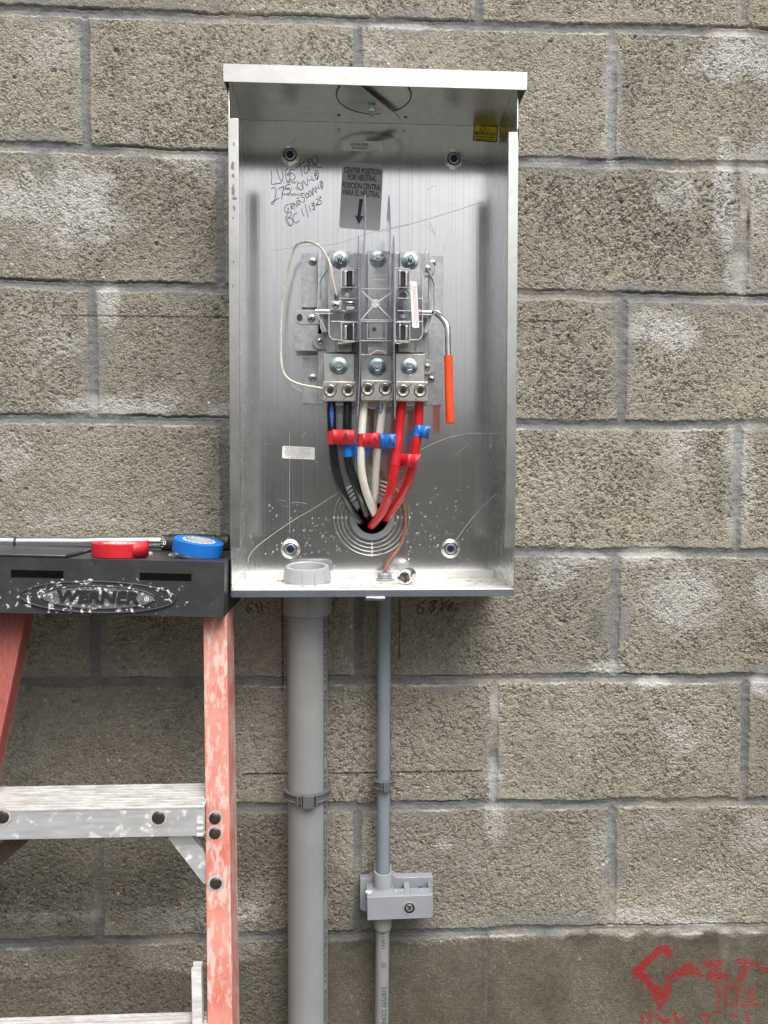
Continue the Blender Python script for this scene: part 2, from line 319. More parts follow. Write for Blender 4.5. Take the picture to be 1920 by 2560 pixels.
# ------------------------------------------------------------------ mesh helpers
WP = {}
class MB:
    def __init__(s): s.v = []; s.f = []; s.mi = []; s.cur = 0
    def add(s, vs, fs, mi=None):
        b = len(s.v); s.v += [Vector(x) for x in vs]
        for f in fs: s.f.append([b + i for i in f]); s.mi.append(s.cur if mi is None else mi)
        return s
    def box(s, x0, x1, y0, y1, z0, z1, mi=None, rot=None):
        vs = [Vector((x, y, z)) for x in (x0, x1) for y in (y0, y1) for z in (z0, z1)]
        if rot:
            c = Vector(((x0 + x1) / 2, (y0 + y1) / 2, (z0 + z1) / 2)); vs = [c + rot @ (q - c) for q in vs]
        return s.add(vs, [(0, 1, 3, 2), (4, 6, 7, 5), (0, 4, 5, 1), (2, 3, 7, 6), (0, 2, 6, 4), (1, 5, 7, 3)], mi)
    def prism(s, pts, vec, mi=None):
        n = len(pts); pts = [Vector(p) for p in pts]; vec = Vector(vec)
        vs = pts + [p + vec for p in pts]
        return s.add(vs, [tuple(range(n)), tuple(range(2 * n - 1, n - 1, -1))] + [(i, (i + 1) % n, n + (i + 1) % n, n + i)[::-1] for i in range(n)], mi)
    def tube(s, path, r, n=12, caps=True, mi=None, flat=None):
        path = [Vector(p) for p in path]; m = len(path)
        rs = r if isinstance(r, (list, tuple)) else [r] * m
        T = [(path[min(i + 1, m - 1)] - path[max(i - 1, 0)]).normalized() for i in range(m)]
        up = Vector((0, 1, 0)) if abs(T[0].y) < .9 else Vector((1, 0, 0))
        U = (up - T[0] * up.dot(T[0])).normalized(); vs = []
        for i in range(m):
            U = (U - T[i] * U.dot(T[i])).normalized(); W = T[i].cross(U)
            for k in range(n):
                a = 2 * math.pi * k / n
                vs.append(path[i] + (U * math.cos(a) * (flat or 1) + W * math.sin(a)) * rs[i])
        fs = [(i * n + k, i * n + (k + 1) % n, (i + 1) * n + (k + 1) % n, (i + 1) * n + k) for i in range(m - 1) for k in range(n)]
        if caps: fs += [tuple(range(n))[::-1], tuple((m - 1) * n + k for k in range(n))]
        return s.add(vs, fs, mi)
    def lathe(s, prof, c, axis='Z', n=32, mi=None, rot=None, caps=True):
        c = Vector(c); vs = []
        for r, h in prof:
            for k in range(n):
                a = 2 * math.pi * k / n; x, y = r * math.cos(a), r * math.sin(a)
                q = {'Z': Vector((x, y, h)), 'Y': Vector((x, h, y)), 'X': Vector((h, x, y))}[axis]
                if rot: q = rot @ q
                vs.append(c + q)
        m = len(prof)
        fs = [(i * n + k, i * n + (k + 1) % n, (i + 1) * n + (k + 1) % n, (i + 1) * n + k) for i in range(m - 1) for k in range(n)]
        if caps:
            if prof[0][0] > 1e-6: fs.append(tuple(range(n))[::-1])
            if prof[-1][0] > 1e-6: fs.append(tuple((m - 1) * n + k for k in range(n)))
        return s.add(vs, fs, mi)
    def ribbon(s, path, wd, off=(0, -.00015, 0), mi=None):       # flat line lying in an XZ plane
        path = [Vector(p) + Vector(off) for p in path]; m = len(path); vs = []
        for i in range(m):
            t = path[min(i + 1, m - 1)] - path[max(i - 1, 0)]; t.y = 0
            if t.length < 1e-9: t = Vector((1, 0, 0))
            nrm = Vector((-t.z, 0, t.x)).normalized()
            ww = wd[i] if isinstance(wd, list) else wd
            vs += [path[i] + nrm * ww / 2, path[i] - nrm * ww / 2]
        return s.add(vs, [(2 * i, 2 * i + 1, 2 * i + 3, 2 * i + 2) for i in range(m - 1)], mi)
    def text(s, body, fn, size=1.0, mi=None, align='CENTER', bold=0.0, sx=1.0):
        vs, fs = text_mesh(body, size, align, bold)
        return s.add([fn(x * sx, y) for x, y in vs], fs, mi)
    def build(s, name, mats, parent=None, bevel=None, smooth=35, seg=2):
        mats = mats if isinstance(mats, (list, tuple)) else [mats]
        me = bpy.data.meshes.new(name)
        lo_ = Vector([min(q[i] for q in s.v) for i in range(3)]); hi_ = Vector([max(q[i] for q in s.v) for i in range(3)])
        o = Vector(((lo_.x + hi_.x) / 2, (lo_.y + hi_.y) / 2, lo_.z))
        me.from_pydata([q - o for q in s.v], [], s.f)
        for mt in mats: me.materials.append(M[mt] if isinstance(mt, str) else mt)
        me.polygons.foreach_set('material_index', s.mi)
        bm = bmesh.new(); bm.from_mesh(me); bmesh.ops.recalc_face_normals(bm, faces=bm.faces); bm.to_mesh(me); bm.free()
        if smooth:
            me.polygons.foreach_set('use_smooth', [True] * len(me.polygons)); me.set_sharp_from_angle(angle=math.radians(smooth))
        ob = bpy.data.objects.new(name, me); COL.objects.link(ob)
        pw = WP[parent.name] if parent else Vector((0, 0, 0))
        ob.location = o - pw; WP[ob.name] = o
        if parent: ob.parent = parent
        if bevel:
            b = ob.modifiers.new('bevel', 'BEVEL'); b.width = bevel; b.segments = seg; b.limit_method = 'ANGLE'; b.angle_limit = math.radians(40)
            if smooth:
                b.harden_normals = False
        return ob
_tc = {}
def text_mesh(body, size=1, align='CENTER', bold=0.0):
    k = (body, align, bold)
    if k not in _tc:
        cu = bpy.data.curves.new('t', 'FONT'); cu.body = body; cu.align_x = align; cu.align_y = 'CENTER'; cu.resolution_u = 3; cu.offset = bold
        ob = bpy.data.objects.new('t', cu); COL.objects.link(ob)
        dg = bpy.context.evaluated_depsgraph_get(); me = ob.evaluated_get(dg).to_mesh()
        _tc[k] = ([(v.co.x, v.co.y) for v in me.vertices], [tuple(p.vertices) for p in me.polygons])
        ob.evaluated_get(dg).to_mesh_clear(); bpy.data.objects.remove(ob); bpy.data.curves.remove(cu)
    vs, fs = _tc[k]
    return [(x * size, y * size) for x, y in vs], fs
def crom(pts, n=8):                                           # smooth path through points
    pts = [Vector(p) for p in pts]; out = []
    for i in range(len(pts) - 1):
        a, b, c, d = pts[max(i - 1, 0)], pts[i], pts[i + 1], pts[min(i + 2, len(pts) - 1)]
        for k in range(n):
            t = k / n
            out.append(.5 * ((2 * b) + (c - a) * t + (2 * a - 5 * b + 4 * c - d) * t * t + (3 * b - a - 3 * c + d) * t ** 3))
    return out + [pts[-1]]
def thing(name, label, cat, loc, group=None):
    o = bpy.data.objects.new(name, None); COL.objects.link(o); o.location = loc; o.empty_display_size = .02
    WP[o.name] = Vector(loc); return tag(o, label, cat, group)
def tag(o, label, cat=None, group=None, kind=None):
    if label: o['label'] = label
    if cat: o['category'] = cat
    if group: o['group'] = group
    if kind: o['kind'] = kind
    return o
def quadmap(a, b, c, d):      # TL,TR,BR,BL -> f(s,t) s right, t down
    a, b, c, d = map(Vector, (a, b, c, d))
    return lambda s_, t_: (a * (1 - s_) + b * s_) * (1 - t_) + (d * (1 - s_) + c * s_) * t_
def rrect(w, h, r, n=5):
    pts = []
    for cx, cy, a0 in ((w - r, h - r, 0), (r, h - r, 90), (r, r, 180), (w - r, r, 270)):
        for k in range(n + 1):
            a = math.radians(a0 + 90 * k / n); pts.append((cx + r * math.cos(a), cy + r * math.sin(a)))
    return pts
def pl(Y, *pts, q=P): return [q(x, y, Y) for x, y in pts]
def hexa(c, r, y0, y1, rot=0):
    return [Vector((c.x + r * math.cos(math.radians(60 * k + rot)), y0, c.z + r * math.sin(math.radians(60 * k + rot)))) for k in range(6)], (0, y1 - y0, 0)

# ------------------------------------------------------------------ ground and far side
g = MB(); g.add([(-60, -80, 0), (60, -80, 0), (60, 40, 0), (-60, 40, 0)], [(0, 1, 2, 3)]); o = g.build('ground', 'ground', smooth=0); o['kind'] = 'structure'
g = MB(); g.box(-14, 15, -12.5, -8.5, .0, 2.55); nb = thing('building', 'low dull stucco building across the yard behind the camera', 'building', (0, -10, 0))
g.build('wall', 'stucco', nb)
g = MB(); g.box(-14.2, 15.2, -12.7, -8.3, 2.553, 2.66); g.build('roof', 'stucco', nb)
for x in (-6, -1.5, 3, 8):
    g = MB(); g.box(x, x + 1.2, -8.5, -8.46, 1.1, 2.2); g.build('window', 'dark', nb)

# ------------------------------------------------------------------ block wall
def hsh(ix, iz, seed):
    n = (ix.astype(np.int64) * 374761393 + iz.astype(np.int64) * 668265263 + seed * 1274126177) & 0xFFFFFFFF
    n = ((n ^ (n >> 13)) * 1274126177) & 0xFFFFFFFF
    n = (n ^ (n >> 16)) & 0xFFFFFFFF
    return n.astype(np.float64) / 4294967295.0
def vn(x, z, cell, seed):
    x = x / cell + 1000; z = z / cell + 1000
    ix, iz = np.floor(x), np.floor(z); fx, fz = x - ix, z - iz
    fx = fx * fx * (3 - 2 * fx); fz = fz * fz * (3 - 2 * fz)
    return (hsh(ix, iz, seed) * (1 - fx) + hsh(ix + 1, iz, seed) * fx) * (1 - fz) + (hsh(ix, iz + 1, seed) * (1 - fx) + hsh(ix + 1, iz + 1, seed) * fx) * fz
def fbm(x, z, cell, seed, oc=4, g=.5):
    s_ = 0; a = 1; t = 0
    for k in range(oc): s_ = s_ + a * vn(x, z, cell / 2 ** k, seed + k * 17); t += a; a *= g
    return s_ / t
def worley(x, z, cell, seed):
    x = x / cell + 1000; z = z / cell + 1000; ix, iz = np.floor(x), np.floor(z)
    f1 = np.full(x.shape, 9.0); f2 = np.full(x.shape, 9.0)
    for dx in (-1, 0, 1):
        for dz in (-1, 0, 1):
            cx = ix + dx; cz = iz + dz
            d = np.hypot(cx + hsh(cx, cz, seed) - x, cz + hsh(cx, cz, seed + 5) - z)
            f2 = np.minimum(f2, np.maximum(f1, d)); f1 = np.minimum(f1, d)
    return f1, f2
def sm(x, a, b):
    t = np.clip((x - a) / (b - a), 0, 1); return t * t * (3 - 2 * t)

HJ = [[(-.128, .002), (.227, 0), (.668, 0), (.971, .002)], [(-.131, -.2), (.106, -.203), (.202, -.205), (.676, -.205), (1.007, -.205)],
      [(-.134, -.405), (.195, -.407), (.684, -.41), (.849, -.411)], [(-.125, -.607), (.194, -.611), (.679, -.612), (1.014, -.611)],
      [(.2, -.811), (.687, -.812), (.92, -.816)], [(-.083, -1.012), (.1, -1.014), (.689, -1.015), (1.021, -1.017)],
      [(.278, -1.215), (.691, -1.217), (1.025, -1.22)], [(-.118, -1.422), (.221, -1.421), (.771, -1.424), (1.029, -1.428)]]
VJ = {0: [-.004, .405, .801], 1: [-.21, .196, .606, 1.017], 2: [.002, .41, .822], 3: [-.205, .20, .612, 1.012], 4: [.002, .408, .816], 5: [-.21, .2, .623, 1.031],
      6: [.003, .407, .815], 7: [-.2, .206, .61, 1.02], -1: [-.21, .19, .593, 1.006]}
def seg_mask(X, Z, pts, wd, soft=.3):           # painted stroke on the wall
    m = np.zeros(X.shape)
    for (x0, z0), (x1, z1) in zip(pts[:-1], pts[1:]):
        pad = max(wd) * 1.5 if isinstance(wd, list) else wd * 1.5
        dx, dz = x1 - x0, z1 - z0; L = dx * dx + dz * dz + 1e-12
        t = np.clip(((X - x0) * dx + (Z - z0) * dz) / L, 0, 1)
        d = np.hypot(X - x0 - t * dx, Z - z0 - t * dz); m = np.maximum(m, 1 - sm(d, wd * (1 - soft), wd * (1 + soft)))
    return m
def wall():
    xs = np.concatenate([np.arange(-3.0, -.22, .04), np.arange(-.22, 1.13, .0013), np.arange(1.13, 4.01, .04)])
    zs = np.concatenate([np.arange(-ZG, -1.62, .04), np.arange(-1.62, .12, .0013), np.arange(.12, 1.61, .04)])
    X, Z = np.meshgrid(xs, zs); nx, nz = len(xs), len(zs)
    fine = ((X > -.22) & (X < 1.13) & (Z > -1.62) & (Z < .12)).astype(float)
    wob = (fbm(X, Z, .06, 3, 3) - .5) * .006 + (fbm(X, Z, .006, 4, 2) - .5) * .0035
    dmin = np.full(X.shape, 9.0); bvar = np.full(X.shape, .5); brgh = np.full(X.shape, .6)
    kz = {}
    for k in range(-8, 14):
        if 0 <= k < 8: a = np.array(HJ[k]); zc = np.interp(X, a[:, 0], a[:, 1])
        else: zc = np.full(X.shape, -.2032 * k if k < 0 else -1.426 - .2032 * (k - 7))
        kz[k] = zc; dmin = np.minimum(dmin, np.abs(Z - zc + wob) - .0068)
    for k in range(-8, 13):
        inrow = (Z <= kz[k]) & (Z > kz[k + 1])
        vj = list(VJ.get(k, []))
        o_ = 0 if k % 2 == 0 else -.2032
        if not vj: vj = [o_ + .4064 * i for i in range(-1, 4)]
        vj = [vj[0] - .4064 * i for i in range(8, 0, -1)] + vj + [vj[-1] + .4064 * i for i in range(1, 9)]
        dv = np.full(X.shape, 9.0)
        for x in vj: dv = np.minimum(dv, np.abs(X - x + wob * .8) - .0062)
        dmin = np.where(inrow, np.minimum(dmin, dv), dmin)
        ci = np.searchsorted(np.array(sorted(vj)), X.ravel()).reshape(X.shape).astype(float)
        bvar = np.where(inrow, hsh(ci, ci * 0 + k, 301), bvar); brgh = np.where(inrow, .55 + .45 * hsh(ci, ci * 0 + k, 307), brgh)
    mort = 1 - sm(dmin, -.0005, .0022)
    # block face
    n1 = fbm(X, Z, .016, 11, 3); n2 = fbm(X, Z, .09, 21, 3)
    wx = X + (vn(X, Z, .006, 31) - .5) * .005; wz = Z + (vn(X, Z, .006, 37) - .5) * .005
    f1, f2 = worley(wx, wz * 1.15, .0052, 41); g1, g2 = worley(wx, wz * 1.1, .0036, 53)
    n3 = vn(X, Z, .0045, 77) * .8 + fbm(X, Z, .03, 78, 2) * .2
    crev = (1 - sm(f2 - f1, .03, .24)) * sm(n3 + (n2 - .5) * .15, .42, .66)
    crev2 = (1 - sm(g2 - g1, .05, .45)) * sm(vn(X, Z, .005, 79), .35, .6)
    smooth = np.clip(1 - sm(dmin, .002, .022), 0, 1) * sm(fbm(X, Z, .05, 61, 2), .42, .7) * .8
    smear = sm(fbm(X, Z, .07, 161, 3), .52, .72) * (1 - sm(dmin, .0, .016 + .02 * vn(X, Z, .08, 171))) * (dmin > -.0005)
    smear = np.maximum(smear, 0)
    smooth = np.maximum(np.maximum(smooth, mort), smear)
    rough = (1 - smooth * .85) * brgh * (.80 + .35 * sm(n2, .38, .62))
    h = (n1 - .5) * .0007 - crev * .0030 * rough - crev2 * .0012 * rough
    big = sm(fbm(X, Z, .011, 71, 2), .84, .92) * (mort < .1)
    h = h - big * .003
    hm = -.0012 - .0016 * np.clip(-dmin / .0065, 0, 1) + (fbm(X, Z * 1.6, .012, 81, 3) - .5) * .0016
    h = h * (1 - mort) + (hm - .0010) * mort
    for k in range(-4, 10):      # open cracks and hollows along the top edge of the bed joints
        e = Z - kz[k] - .0062 + wob
        h = h - .0035 * (1 - sm(np.abs(e), .0003, .0019)) * sm(fbm(X, Z * .2, .09, 211 + k, 3), .54, .66)
    h = h * (.25 + .75 * fine)
    # stains, dark patches and painted shade
    def px(u, v): q = P(u, v, 0); return q.x, q.z - ZG
    warp = (fbm(X, Z, .035, 91, 4) - .5)
    def blobs(L, soft=.55):
        m = np.zeros(X.shape)
        for u, v, ru, rv, a in L:
            cx, cz = px(u, v); rx, rz = ru / 1610, rv / 1610
            r = np.hypot((X - cx) / rx, (Z - cz) / rz) + warp * 1.6
            m = np.maximum(m, a * (1 - sm(r, 1 - soft, 1 + soft)))
        return m
    eff = blobs([(60, 500, 170, 85, .8), (215, 535, 105, 75, .95), (140, 130, 60, 60, .45), (1870, 150, 95, 45, .95), (1790, 165, 70, 40, .75), (1830, 110, 40, 40, .7), (1812, 500, 26, 150, .85),
                 (1895, 470, 45, 130, .6), (1700, 480, 55, 40, .65), (1840, 680, 40, 45, .6), (1675, 835, 90, 45, .85), (1620, 790, 50, 30, .6), (1690, 1110, 55, 45, .55), (1850, 1180, 45, 140, .55),
                 (1630, 1390, 80, 22, .7), (1400, 1430, 50, 35, .6), (1500, 1400, 60, 25, .5), (1700, 1500, 85, 75, .75), (1910, 1480, 40, 60, .7), (1690, 1840, 60, 45, .6), (1440, 1810, 90, 45, .35), (1510, 1670, 40, 18, .8), (1640, 1708, 60, 14, .9),
                 (1905, 1715, 26, 30, .9), (1880, 2080, 60, 50, .5), (1232, 1950, 20, 50, .75), (1232, 2060, 28, 50, .55), (1108, 2112, 26, 20, .8), (300, 1015, 130, 22, .75), (400, 1000, 60, 25, .5), (560, 1030, 60, 20, .5),
                 (20, 1140, 60, 45, .5), (270, 760, 26, 50, .8), (120, 830, 60, 60, .35), (170, 870, 40, 40, .4), (220, 1305, 120, 20, .35), (120, 2290, 130, 14, .5), (440, 2290, 90, 26, .5), (610, 2275, 50, 26, .75), (1600, 2290, 80, 24, .7),
                 (1740, 2310, 80, 14, .9), (760, 150, 70, 50, .3), (960, 130, 50, 40, .4), (1000, 65, 120, 10, .7), (450, 400, 60, 30, .5), (520, 430, 50, 50, .3), (1530, 260, 26, 160, .45), (1400, 400, 70, 10, .6), (1180, 2170, 60, 40, .2), (1650, 2060, 60, 18, .5),
                 (1500, 2110, 40, 60, .35), (1450, 700, 60, 20, .3), (1240, 1760, 14, 40, .6), (1860, 2460, 26, 160, .4), (1810, 2360, 16, 60, .5), (150, 2480, 50, 40, .3)])
    line = np.zeros(X.shape)
    # pale lime line just below the bed joints
    for k in (0, 1, 3, 4, 5, 6, 7):
        line = np.maximum(line, (1 - sm(np.abs(Z - kz[k] + .0085 + wob), .0006, .0026)) * sm(fbm(X, Z, .06, 100 + k, 2), .42, .66))
    eff = np.maximum(eff, line * .7 * sm(vn(X, Z, .02, 191), .3, .6))
    yel = blobs([(1840, 990, 50, 35, .8), (1545, 1310, 80, 28, .7), (1520, 690, 60, 26, .7), (1760, 690, 40, 30, .6), (1690, 340, 50, 30, .5), (1830, 330, 22, 40, .6), (230, 250, 60, 30, .3), (30, 450, 50, 60, .4), (250, 1280, 80, 20, .45),
                 (1560, 1960, 40, 20, .5), (1910, 30, 30, 50, .6), (1580, 40, 120, 30, .4), (1560, 200, 1, 1, 0), (1540, 90, 60, 25, .5), (1880, 1640, 50, 20, .5), (1900, 1020, 40, 60, .5)])
    cx, cz = px(820, 2352); c2 = px(1920, 2330)
    ztop = np.interp(X, [-.2, px(560, 2400)[0], cx, c2[0]], [px(0, 2440)[1], px(560, 2420)[1], cz, c2[1]])
    dark = (1 - sm(Z - ztop + warp * .034, -.006, .006)) * np.interp(X, [px(0, 0)[0], px(500, 0)[0], cx - .03, cx], [.60, .65, .75, .95])
    dark = dark * (.85 + .5 * (fbm(X, Z, .08, 131, 3) - .3))
    low = dark.copy()
    dark = np.maximum(dark, blobs([(1820, 1220, 45, 60, .45), (1600, 1180, 60, 40, .25), (1795, 640, 20, 60, .4), (560, 1200, 35, 110, .35), (1490, 1560, 16, 50, .4), (1560, 250, 25, 80, .2), (1045, 2160, 10, 12, .5), (1872, 560, 4, 40, .9)]))
    low_shade = np.interp(Z, [-1.45, -1.25, -.9, -.75], [.48, .36, .12, 0]) * np.interp(X, [.2, .5], [1.25, .75]) * sm(fbm(X, Z, .16, 421, 4), .32, .62)  # shade painted into the lower wall, patchy, strongest on the ladder side
    dark = np.clip(np.maximum(dark, low_shade), 0, 1)
    smooth = np.maximum(smooth, low * .95); lw = sm(low, .6, .85); h = h * (1 - .88 * lw); mort = mort * (1 - .75 * lw)
    # graffiti, chalked lines
    G = lambda x, y: px(1440 + x / 3.456, 2260 + y / 3.456)
    k_ = 1 / 3.456 / 1610
    red = np.zeros(X.shape)
    for wd, pts in [(36, [(800, 440), (770, 385), (720, 395), (640, 470), (520, 590), (600, 650), (700, 790), (740, 850), (790, 760), (800, 710)]), (48, [(690, 740), (740, 790)]), (24, [(735, 840), (728, 895)]),
                    (26, [(810, 640), (880, 590), (980, 520), (1040, 570), (1075, 620)]), (30, [(900, 600), (1000, 590)]), (34, [(1140, 510), (1240, 515)]), (30, [(1195, 520), (1200, 600)]), (42, [(1160, 620), (1280, 630)]), (30, [(1400, 500), (1500, 500), (1550, 530)]), (38, [(1450, 520), (1445, 590), (1420, 650)]), (26, [(1590, 560), (1659, 570)]),
                    (18, [(1215, 700), (1235, 790), (1225, 880)]), (20, [(1290, 730), (1300, 860), (1390, 880), (1400, 720), (1330, 690), (1290, 730)]), (28, [(1480, 760), (1530, 750), (1520, 820), (1480, 850), (1440, 880), (1570, 875)]),
                    (17, [(570, 950), (575, 1040)]), (17, [(632, 940), (645, 1040)]), (18, [(700, 970), (720, 1000)]), (24, [(750, 1015), (800, 1020)]), (22, [(850, 950), (860, 1010), (920, 1000)]), (20, [(1090, 960), (1150, 950), (1130, 1030)]), (20, [(1200, 940), (1240, 940)]), (26, [(1470, 950), (1490, 1040)]), (18, [(1340, 950), (1390, 980)]), (4, [(470, 660), (530, 740)])]:
        red = np.maximum(red, seg_mask(X + warp * .004, Z + warp * .004, [G(*p) for p in pts], wd * k_, .35) * (1 if wd > 10 else .6))
    spray = sm(vn(X, Z, .0022, 401), .70, .85) * .6
    for pts in ([(800, 440), (720, 395), (520, 590), (740, 850), (800, 710)], [(810, 640), (980, 520), (1075, 620)], [(1140, 510), (1240, 600)], [(1500, 500), (1420, 650)], [(1215, 700), (1400, 880)], [(1480, 760), (1570, 875)]):
        red = np.maximum(red, seg_mask(X, Z, [G(*p) for p in pts], 62 * k_, .5) * spray)
    fade = np.interp(Z, [px(0, 2560)[1], px(0, 2480)[1], px(0, 2380)[1]], [.75, 1.0, .8]) * np.interp(X, [px(1690, 0)[0], px(1760, 0)[0], px(1920, 0)[0]], [1, .8, .62])
    red = red * fade
    blk = np.zeros(X.shape)
    j = (vn(X, Z, .004, 141) - .5) * .0006
    for wd, pts in [(.0011, [(154, 788), (340, 790), (575, 793)]), (.0011, [(1310, 803), (1417, 802)]), (.0013, [(607, 1935), (900, 1932), (1203, 1927)]), (.0011, [(706, 1495), (707, 1640), (706, 1727)]), (.0009, [(999, 1495), (1000, 1560), (997, 1647)]), (.0007, [(1290, 1445), (1345, 1447)]),
                    (.0011, [(1065, 1500), (1049, 1512), (1042, 1527), (1047, 1534), (1057, 1530), (1060, 1521), (1052, 1518)]), (.0011, [(1083, 1502), (1075, 1506), (1080, 1513), (1086, 1520), (1080, 1530), (1073, 1525), (1079, 1514), (1090, 1503), (1083, 1502)]),
                    (.0009, [(1104, 1497), (1107, 1512)]), (.0009, [(1101, 1526), (1124, 1497)]), (.0010, [(1128, 1507), (1121, 1511), (1127, 1517), (1131, 1524), (1124, 1529), (1119, 1523), (1127, 1516), (1133, 1509), (1128, 1507)]),
                    (.0010, [(622, 1510), (616, 1522), (622, 1532), (629, 1525), (621, 1520)]), (.0010, [(640, 1508), (646, 1530)]), (.0010, [(652, 1508), (656, 1528)])]:
        blk = np.maximum(blk, seg_mask(X + j, Z + j, [px(*p) for p in pts], wd, .5))
    Yv = -h
    # opening behind the enclosure for the cable entry
    q = HOLE
    inh = np.hypot(X - q.x, Z + ZG - q.z) < .030
    co = np.stack([X, Yv, Z + ZG], -1).reshape(-1, 3)
    idx = np.arange(nx * nz).reshape(nz, nx)
    quads = np.stack([idx[:-1, :-1], idx[:-1, 1:], idx[1:, 1:], idx[1:, :-1]], -1)
    keep = ~(inh[:-1, :-1] | inh[1:, 1:])
    quads = quads[keep]
    # back of the wall
    nb_ = len(co); x0, x1, z0, z1 = xs[0], xs[-1], 0.0, zs[-1] + ZG
    ext = np.array([[x0, .2, z0], [x1, .2, z0], [x1, .2, z1], [x0, .2, z1], [x0, .003, z0], [x1, .003, z0], [x1, .003, z1], [x0, .003, z1]])
    co = np.vstack([co, ext]); b = nb_
    quads = np.vstack([quads, np.array([[b, b + 3, b + 2, b + 1], [b, b + 1, b + 5, b + 4], [b + 1, b + 2, b + 6, b + 5], [b + 2, b + 3, b + 7, b + 6], [b + 3, b, b + 4, b + 7]])])
    me = bpy.data.meshes.new('block_wall')
    me.vertices.add(len(co)); me.vertices.foreach_set('co', co.ravel())
    nf = len(quads); me.loops.add(nf * 4); me.loops.foreach_set('vertex_index', quads.ravel().astype(np.int32))
    me.polygons.add(nf); me.polygons.foreach_set('loop_start', np.arange(0, nf * 4, 4, dtype=np.int32))
    me.update(calc_edges=True)
    me.polygons.foreach_set('use_smooth', np.ones(nf, dtype=bool))
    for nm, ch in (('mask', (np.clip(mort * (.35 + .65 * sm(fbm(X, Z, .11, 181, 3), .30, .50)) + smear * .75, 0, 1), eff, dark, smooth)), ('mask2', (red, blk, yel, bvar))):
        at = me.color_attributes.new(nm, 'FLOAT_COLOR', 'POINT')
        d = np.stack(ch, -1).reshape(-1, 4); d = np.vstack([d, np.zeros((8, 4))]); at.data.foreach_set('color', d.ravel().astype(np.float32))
    me.materials.append(M['wall'])
    ob = bpy.data.objects.new('block_wall', me); COL.objects.link(ob)
    tag(ob, 'grey concrete block wall with lime stains, marked lines and red spray paint low on the right', 'wall')
HOLE = Q6(732, 948, -.008)
wall()

# ------------------------------------------------------------------ enclosure
X0, X1 = .2290, .6240; YB, YF = -.006, -.135; ZT, ZB = -.155 + ZG, -.853 + ZG
enc = thing('meter_enclosure', 'open aluminium meter enclosure with hooded top mounted on the block wall', 'meter box', ((X0 + X1) / 2, 0, ZB))
def plate_hole(mb, x0, x1, z0, z1, c, r, y, th, n=64):
    A = [2 * math.pi * k / n for k in range(n)] + [math.atan2(z - c.z, x - c.x) % (2 * math.pi) for x in (x0, x1) for z in (z0, z1)]
    A = sorted(set(A)); inn = []; out = []
    for a in A:
        ca, sa = math.cos(a), math.sin(a); inn.append((c.x + r * ca, c.z + r * sa))
        t = min([((x1 if ca > 0 else x0) - c.x) / ca if abs(ca) > 1e-9 else 9, ((z1 if sa > 0 else z0) - c.z) / sa if abs(sa) > 1e-9 else 9])
        out.append((c.x + t * ca, c.z + t * sa))
    m = len(A); vs = []
    for yy in (y, y + th): vs += [(a_, yy, b_) for a_, b_ in inn] + [(a_, yy, b_) for a_, b_ in out]
    fs = []
    for i in range(m):
        j = (i + 1) % m
        fs += [(i, j, m + j, m + i), (2 * m + i, 3 * m + i, 3 * m + j, 2 * m + j), (i, 2 * m + i, 2 * m + j, j), (m + i, m + j, 3 * m + j, 3 * m + i)]
    mb.add(vs, fs)
b = MB(); plate_hole(b, X0 + .0012, X1 - .0012, ZB, ZT - .001, HOLE, .0285, YB, .0015)
Y_ = YB - .0001
def scr(pts, wd, mi, q=P): b.ribbon(crom([q(x, y, YB) for x, y in pts], 6), wd, mi=mi)
Z7 = lambda x, y, Y: P(560 + x / 4.1475, 1080 + y / 4.1475, Y)
Z8 = lambda x, y, Y: P(940 + x / 4.1475, 1080 + y / 4.1475, Y)
scr([(250, 1345), (262, 1290), (310, 1220), (400, 1140), (680, 940), (950, 780), (1300, 560), (1600, 440)], .00065, 1, Z7)
scr([(460, 185), (640, 100), (800, 45), (960, 15), (1200, 14), (1350, 18)], .0006, 1, Z8)
scr([(830, 1120), (900, 1020), (1050, 830), (1180, 700), (1240, 650)], .0006, 1, Z8)
scr([(700, 735), (760, 727), (860, 745)], .0004, 1, Z7)
scr([(820, 250), (880, 190), (960, 130)], .0003, 1, Z8)
scr([(1190, 20), (1190, 90)], .0006, 1, Z8); scr([(1188, 130), (1188, 165)], .0012, 1, Z8)
b.ribbon([P(u, v, YB) for u, v in ((724, 1080), (724, 1330))], .0004, mi=1)
scr([(10, 1780), (300, 1710), (760, 1575), (960, 1510), (1070, 1480)], .0005, 2, Q2); scr([(0, 230), (300, 190), (560, 170), (900, 60), (1200, 0)], .0003, 2, S)
b.ribbon([P(u, v, YB) for u, v in ((998, 420), (999, 640))], .0004, mi=2)
b.ribbon([P(u, v, YB) for u, v in ((685, 700), (686, 830))], .0003, mi=2)
scr([(1340, 15), (1380, 60), (1410, 100)], .0003, 2, S); scr([(500, 1370), (560, 1330), (600, 1325)], .0003, 2, Q2); scr([(520, 1680), (560, 1740), (585, 1810)], .0004, 2, Q2)
scr([(940, 1090), (1000, 1075), (1060, 1080)], .0005, 1, Q2); scr([(1090, 1070), (1120, 1085), (1130, 1060)], .0006, 1, Q2); scr([(1100, 1160), (1130, 1200), (1110, 1225)], .0005, 1, Q2)
scr([(600, 1065), (615, 1090)], .0007, 1, Q1); scr([(870, 1040), (845, 1080)], .0007, 1, Q1); scr([(1060, 1080), (1120, 1070), (1180, 1140)], .0004, 1, Q1)
scr([(1600, 30), (1640, 60)], .0003, 1, Q1)
r_ = random.Random(3)
